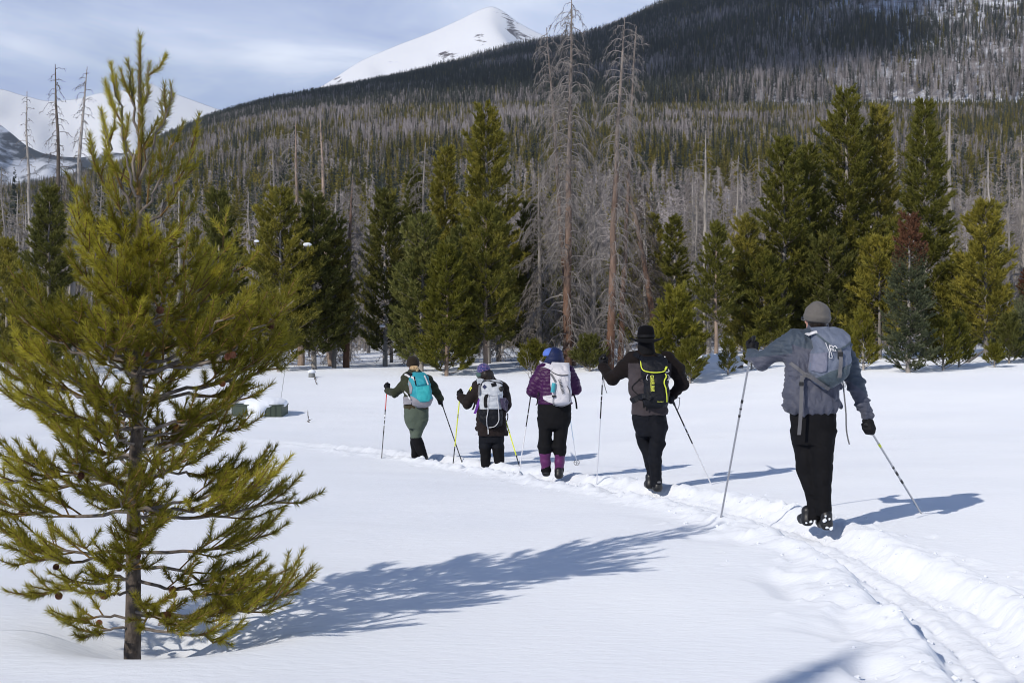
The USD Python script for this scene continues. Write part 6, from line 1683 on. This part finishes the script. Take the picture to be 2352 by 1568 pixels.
# white marker post, whip marker, snow capped post
a = at_ground(C4(312, 748)[0], YB)
t = thing('marker_post', 'short white post beside the utility box, half hidden by pine boughs', 'post', a)
h = height_to(C4(312, 640)[1], a)
b = trimesh.creation.extrude_polygon(Polygon([(-.06, -.03), (.06, -.03), (.06, .03), (-.06, .03)]).buffer(.008), h + .3, engine='earcut'); b.apply_translation([0, 0, -.3]); part(t, 'post', b, 'post_white', smooth=30)
c = trimesh.creation.box((.05, .004, .03), trimesh.transformations.translation_matrix([.03, -.041, h - .05])); part(t, 'plate', c, 'post_grey')
b0 = P(*C4(1070, 640), YB + .3); b1 = P(*C4(1148, 30), YB + .3)
t = thing('whip_marker', 'thin tall whip marker standing at the right end of the utility box', 'marker pole', [b0[0], b0[1], b0[2] - .3])
mid = (b0 + b1) / 2 + [.012, 0, 0]
q = np.array([b0 - [.03, 0, .3], b0, mid, b1]) - [b0[0], b0[1], b0[2] - .3]
part(t, 'rod', MB().tube(q, [.006, .006, .0055, .004], 6).get(), 'post_grey', smooth=True)
part(t, 'base', MB().tube(np.array([[-.03, 0, -.02], [0, 0, .30], [0.002, 0, .36]]), [.011, .011, .008], 8).get(), 'post_grey', smooth=True)
a = at_ground(716, 41.0)
t = thing('stump_post', 'grey post with a round snow cap in front of the trees', 'post', a)
part(t, 'post', MB().tube(np.array([[0, 0, -.3], [0, 0, .10], [0, 0, .14]]), [.105, .105, .09], 10).get(), 'post_grey', smooth=40)
part(t, 'snow_cap', nets(lambda p: smax(ell(p, np.array([0, 0, .15]), np.array([.125, .125, .10])), .135 - p[:, 2], .02), [-.16, -.16, .1], [.16, .16, .3], .02), 'snow', smooth=True)
def stick(name, label, pts, r, mat='twig_dark', cat='branch'):
    p = np.array([hit_ground(*q[:2]) + [0, 0, q[2]] for q in pts])
    t = thing(name, label, cat, p[0])
    s = np.linspace(0, 1, len(p)); k = np.linspace(0, 1, 9)
    c = np.stack([np.interp(k, s, p[:, j]) for j in range(3)], -1) - p[0]
    rr = np.random.default_rng(3); c[1:-1] += rr.normal(0, .012, (7, 3))
    mb = MB().tube(c, np.linspace(r, r * .5, 9), 6)
    part(t, 'stem', mb.get(), mat, smooth=True)
    for j in (3, 5, 6):
        part(t, 'twig', MB().tube(np.array([c[j], c[j] + rr.normal(0, .07, 3) + [0, 0, .08]]), [r * .5, r * .2], 5).get(), mat, smooth=True)
stick('fallen_branch', 'crooked dark stick lying on the snow below the snow capped post', [(722, 866, .02), (727, 884, .02)], .018)
stick('fallen_branch', 'short dead stick on the snow in front of the white mound', [(1674, 832, .02), (1694, 845, .02)], .02)
stick('fallen_branch', 'tiny twig tip sticking up alone in the middle of the meadow', [(709, 970, -.02), (708, 968, .12)], .012)
a = at_ground(2222, 41.5); b = P(2258, 806, 42.5)
t = thing('leaning_log', 'pale dead log leaning out of the snow right of the red topped spruce', 'log', a)
part(t, 'log', MB().tube(np.array([[-.2, -.05, -.12], [0, 0, 0.02], (b - a) * .5, b - a]), [.05, .048, .04, .025], 8).get(), 'bark_grey', smooth=True)
# the drifted white mound over a dark log
a = at_ground(1648, 40.5)
t = thing('snow_mound', 'smooth white mound of drifted snow over a dark hollow', 'snow mound', a)
part(t, 'mound', nets(lambda p: smax(smin(ell(p, np.array([.05, .1, .16]), np.array([.78, .6, .30])), ell(p, np.array([-.62, .1, .06]), np.array([.5, .5, .2])), .15), -rc(p, np.array([-.25, -.52, .10]), np.array([.66, -.40, .06]), .085, .06), .03) + (meshkit.fbm(p * 3, 3, 7) - .5) * .06, [-1.3, -.8, -.3], [1.1, .9, .6], .035), 'snow', smooth=True)
part(t, 'dark_log', MB().tube(np.array([[-.4, -.30, .08], [.2, -.28, .10], [.75, -.2, .04]]), [.07, .08, .06], 8).get(), 'twig_dark', smooth=True)
for lab, u, v, Y, s in (('lump of snow caught on the left boughs of the rounded olive pine', 590, 554, 44.0, .10), ('lump of snow on a bough of the pointed dark pine', 707, 562, 45.2, .16), ('lump of snow low on a bough right of the tan bare trunk', 879, 749, 48.6, .12)):
    m = trimesh.creation.icosphere(3, 1.0); m.vertices *= [s * .9, s * .7, s * .45]
    m.vertices *= (1 + .7 * (meshkit.fbm(m.vertices * 9, 3, 3) - .5))[:, None]
    t = thing('snow_lump', lab, 'snow', P(u, v, Y - .6)); part(t, 'lump', m, 'snow', smooth=True)
# dry twigs by the trunk left of the purple skier
a = at_ground(1222, 40.0)
t = thing('dry_shrub', 'dry leafless twigs left of the blue hood', 'shrub', a)
rr = np.random.default_rng(12)
for k in range(9):
    d = unit(np.array([rr.normal(0, .5), rr.normal(0, .5), 1.0])); L = rr.uniform(.35, .9)
    c = np.array([[rr.normal(0, .1), rr.normal(0, .1), -.05], d * L * .5 + rr.normal(0, .03, 3), d * L])
    mb = MB().tube(c, [.008, .006, .003], 5)
    for j in range(4):
        f = rr.uniform(.4, 1); p = c[1] + (c[2] - c[1]) * f
        mb.tube(np.array([p, p + unit(d + rr.normal(0, .5, 3)) * .18]), [.004, .002], 4)
    part(t, 'stem', mb.get(), 'twig_grey', smooth=True)
# pines beside and behind the viewer; only their shadows reach the picture's lower edge
for u, v, hh, sc_, lab in ((1930, 1512, 8.0, .22, 'slim pine behind the viewer whose shadow tip crosses the bottom edge'), (2345, 1536, 8.6, .26, 'slim pine behind the viewer whose shadow reaches the bottom right corner')):
    yy = F * ZC / (v - 784); xx = (u - 1176) * yy / F
    L = hh / math.tan(EL)
    bx_, by_ = xx - math.sin(AZ) * L, yy - math.cos(AZ) * L
    dup(protos[(True, 0)], (bx_, by_, gz(bx_, by_)), 40, (hh / 8 * sc_, hh / 8 * sc_, hh / 8), lab, name='background_pine')
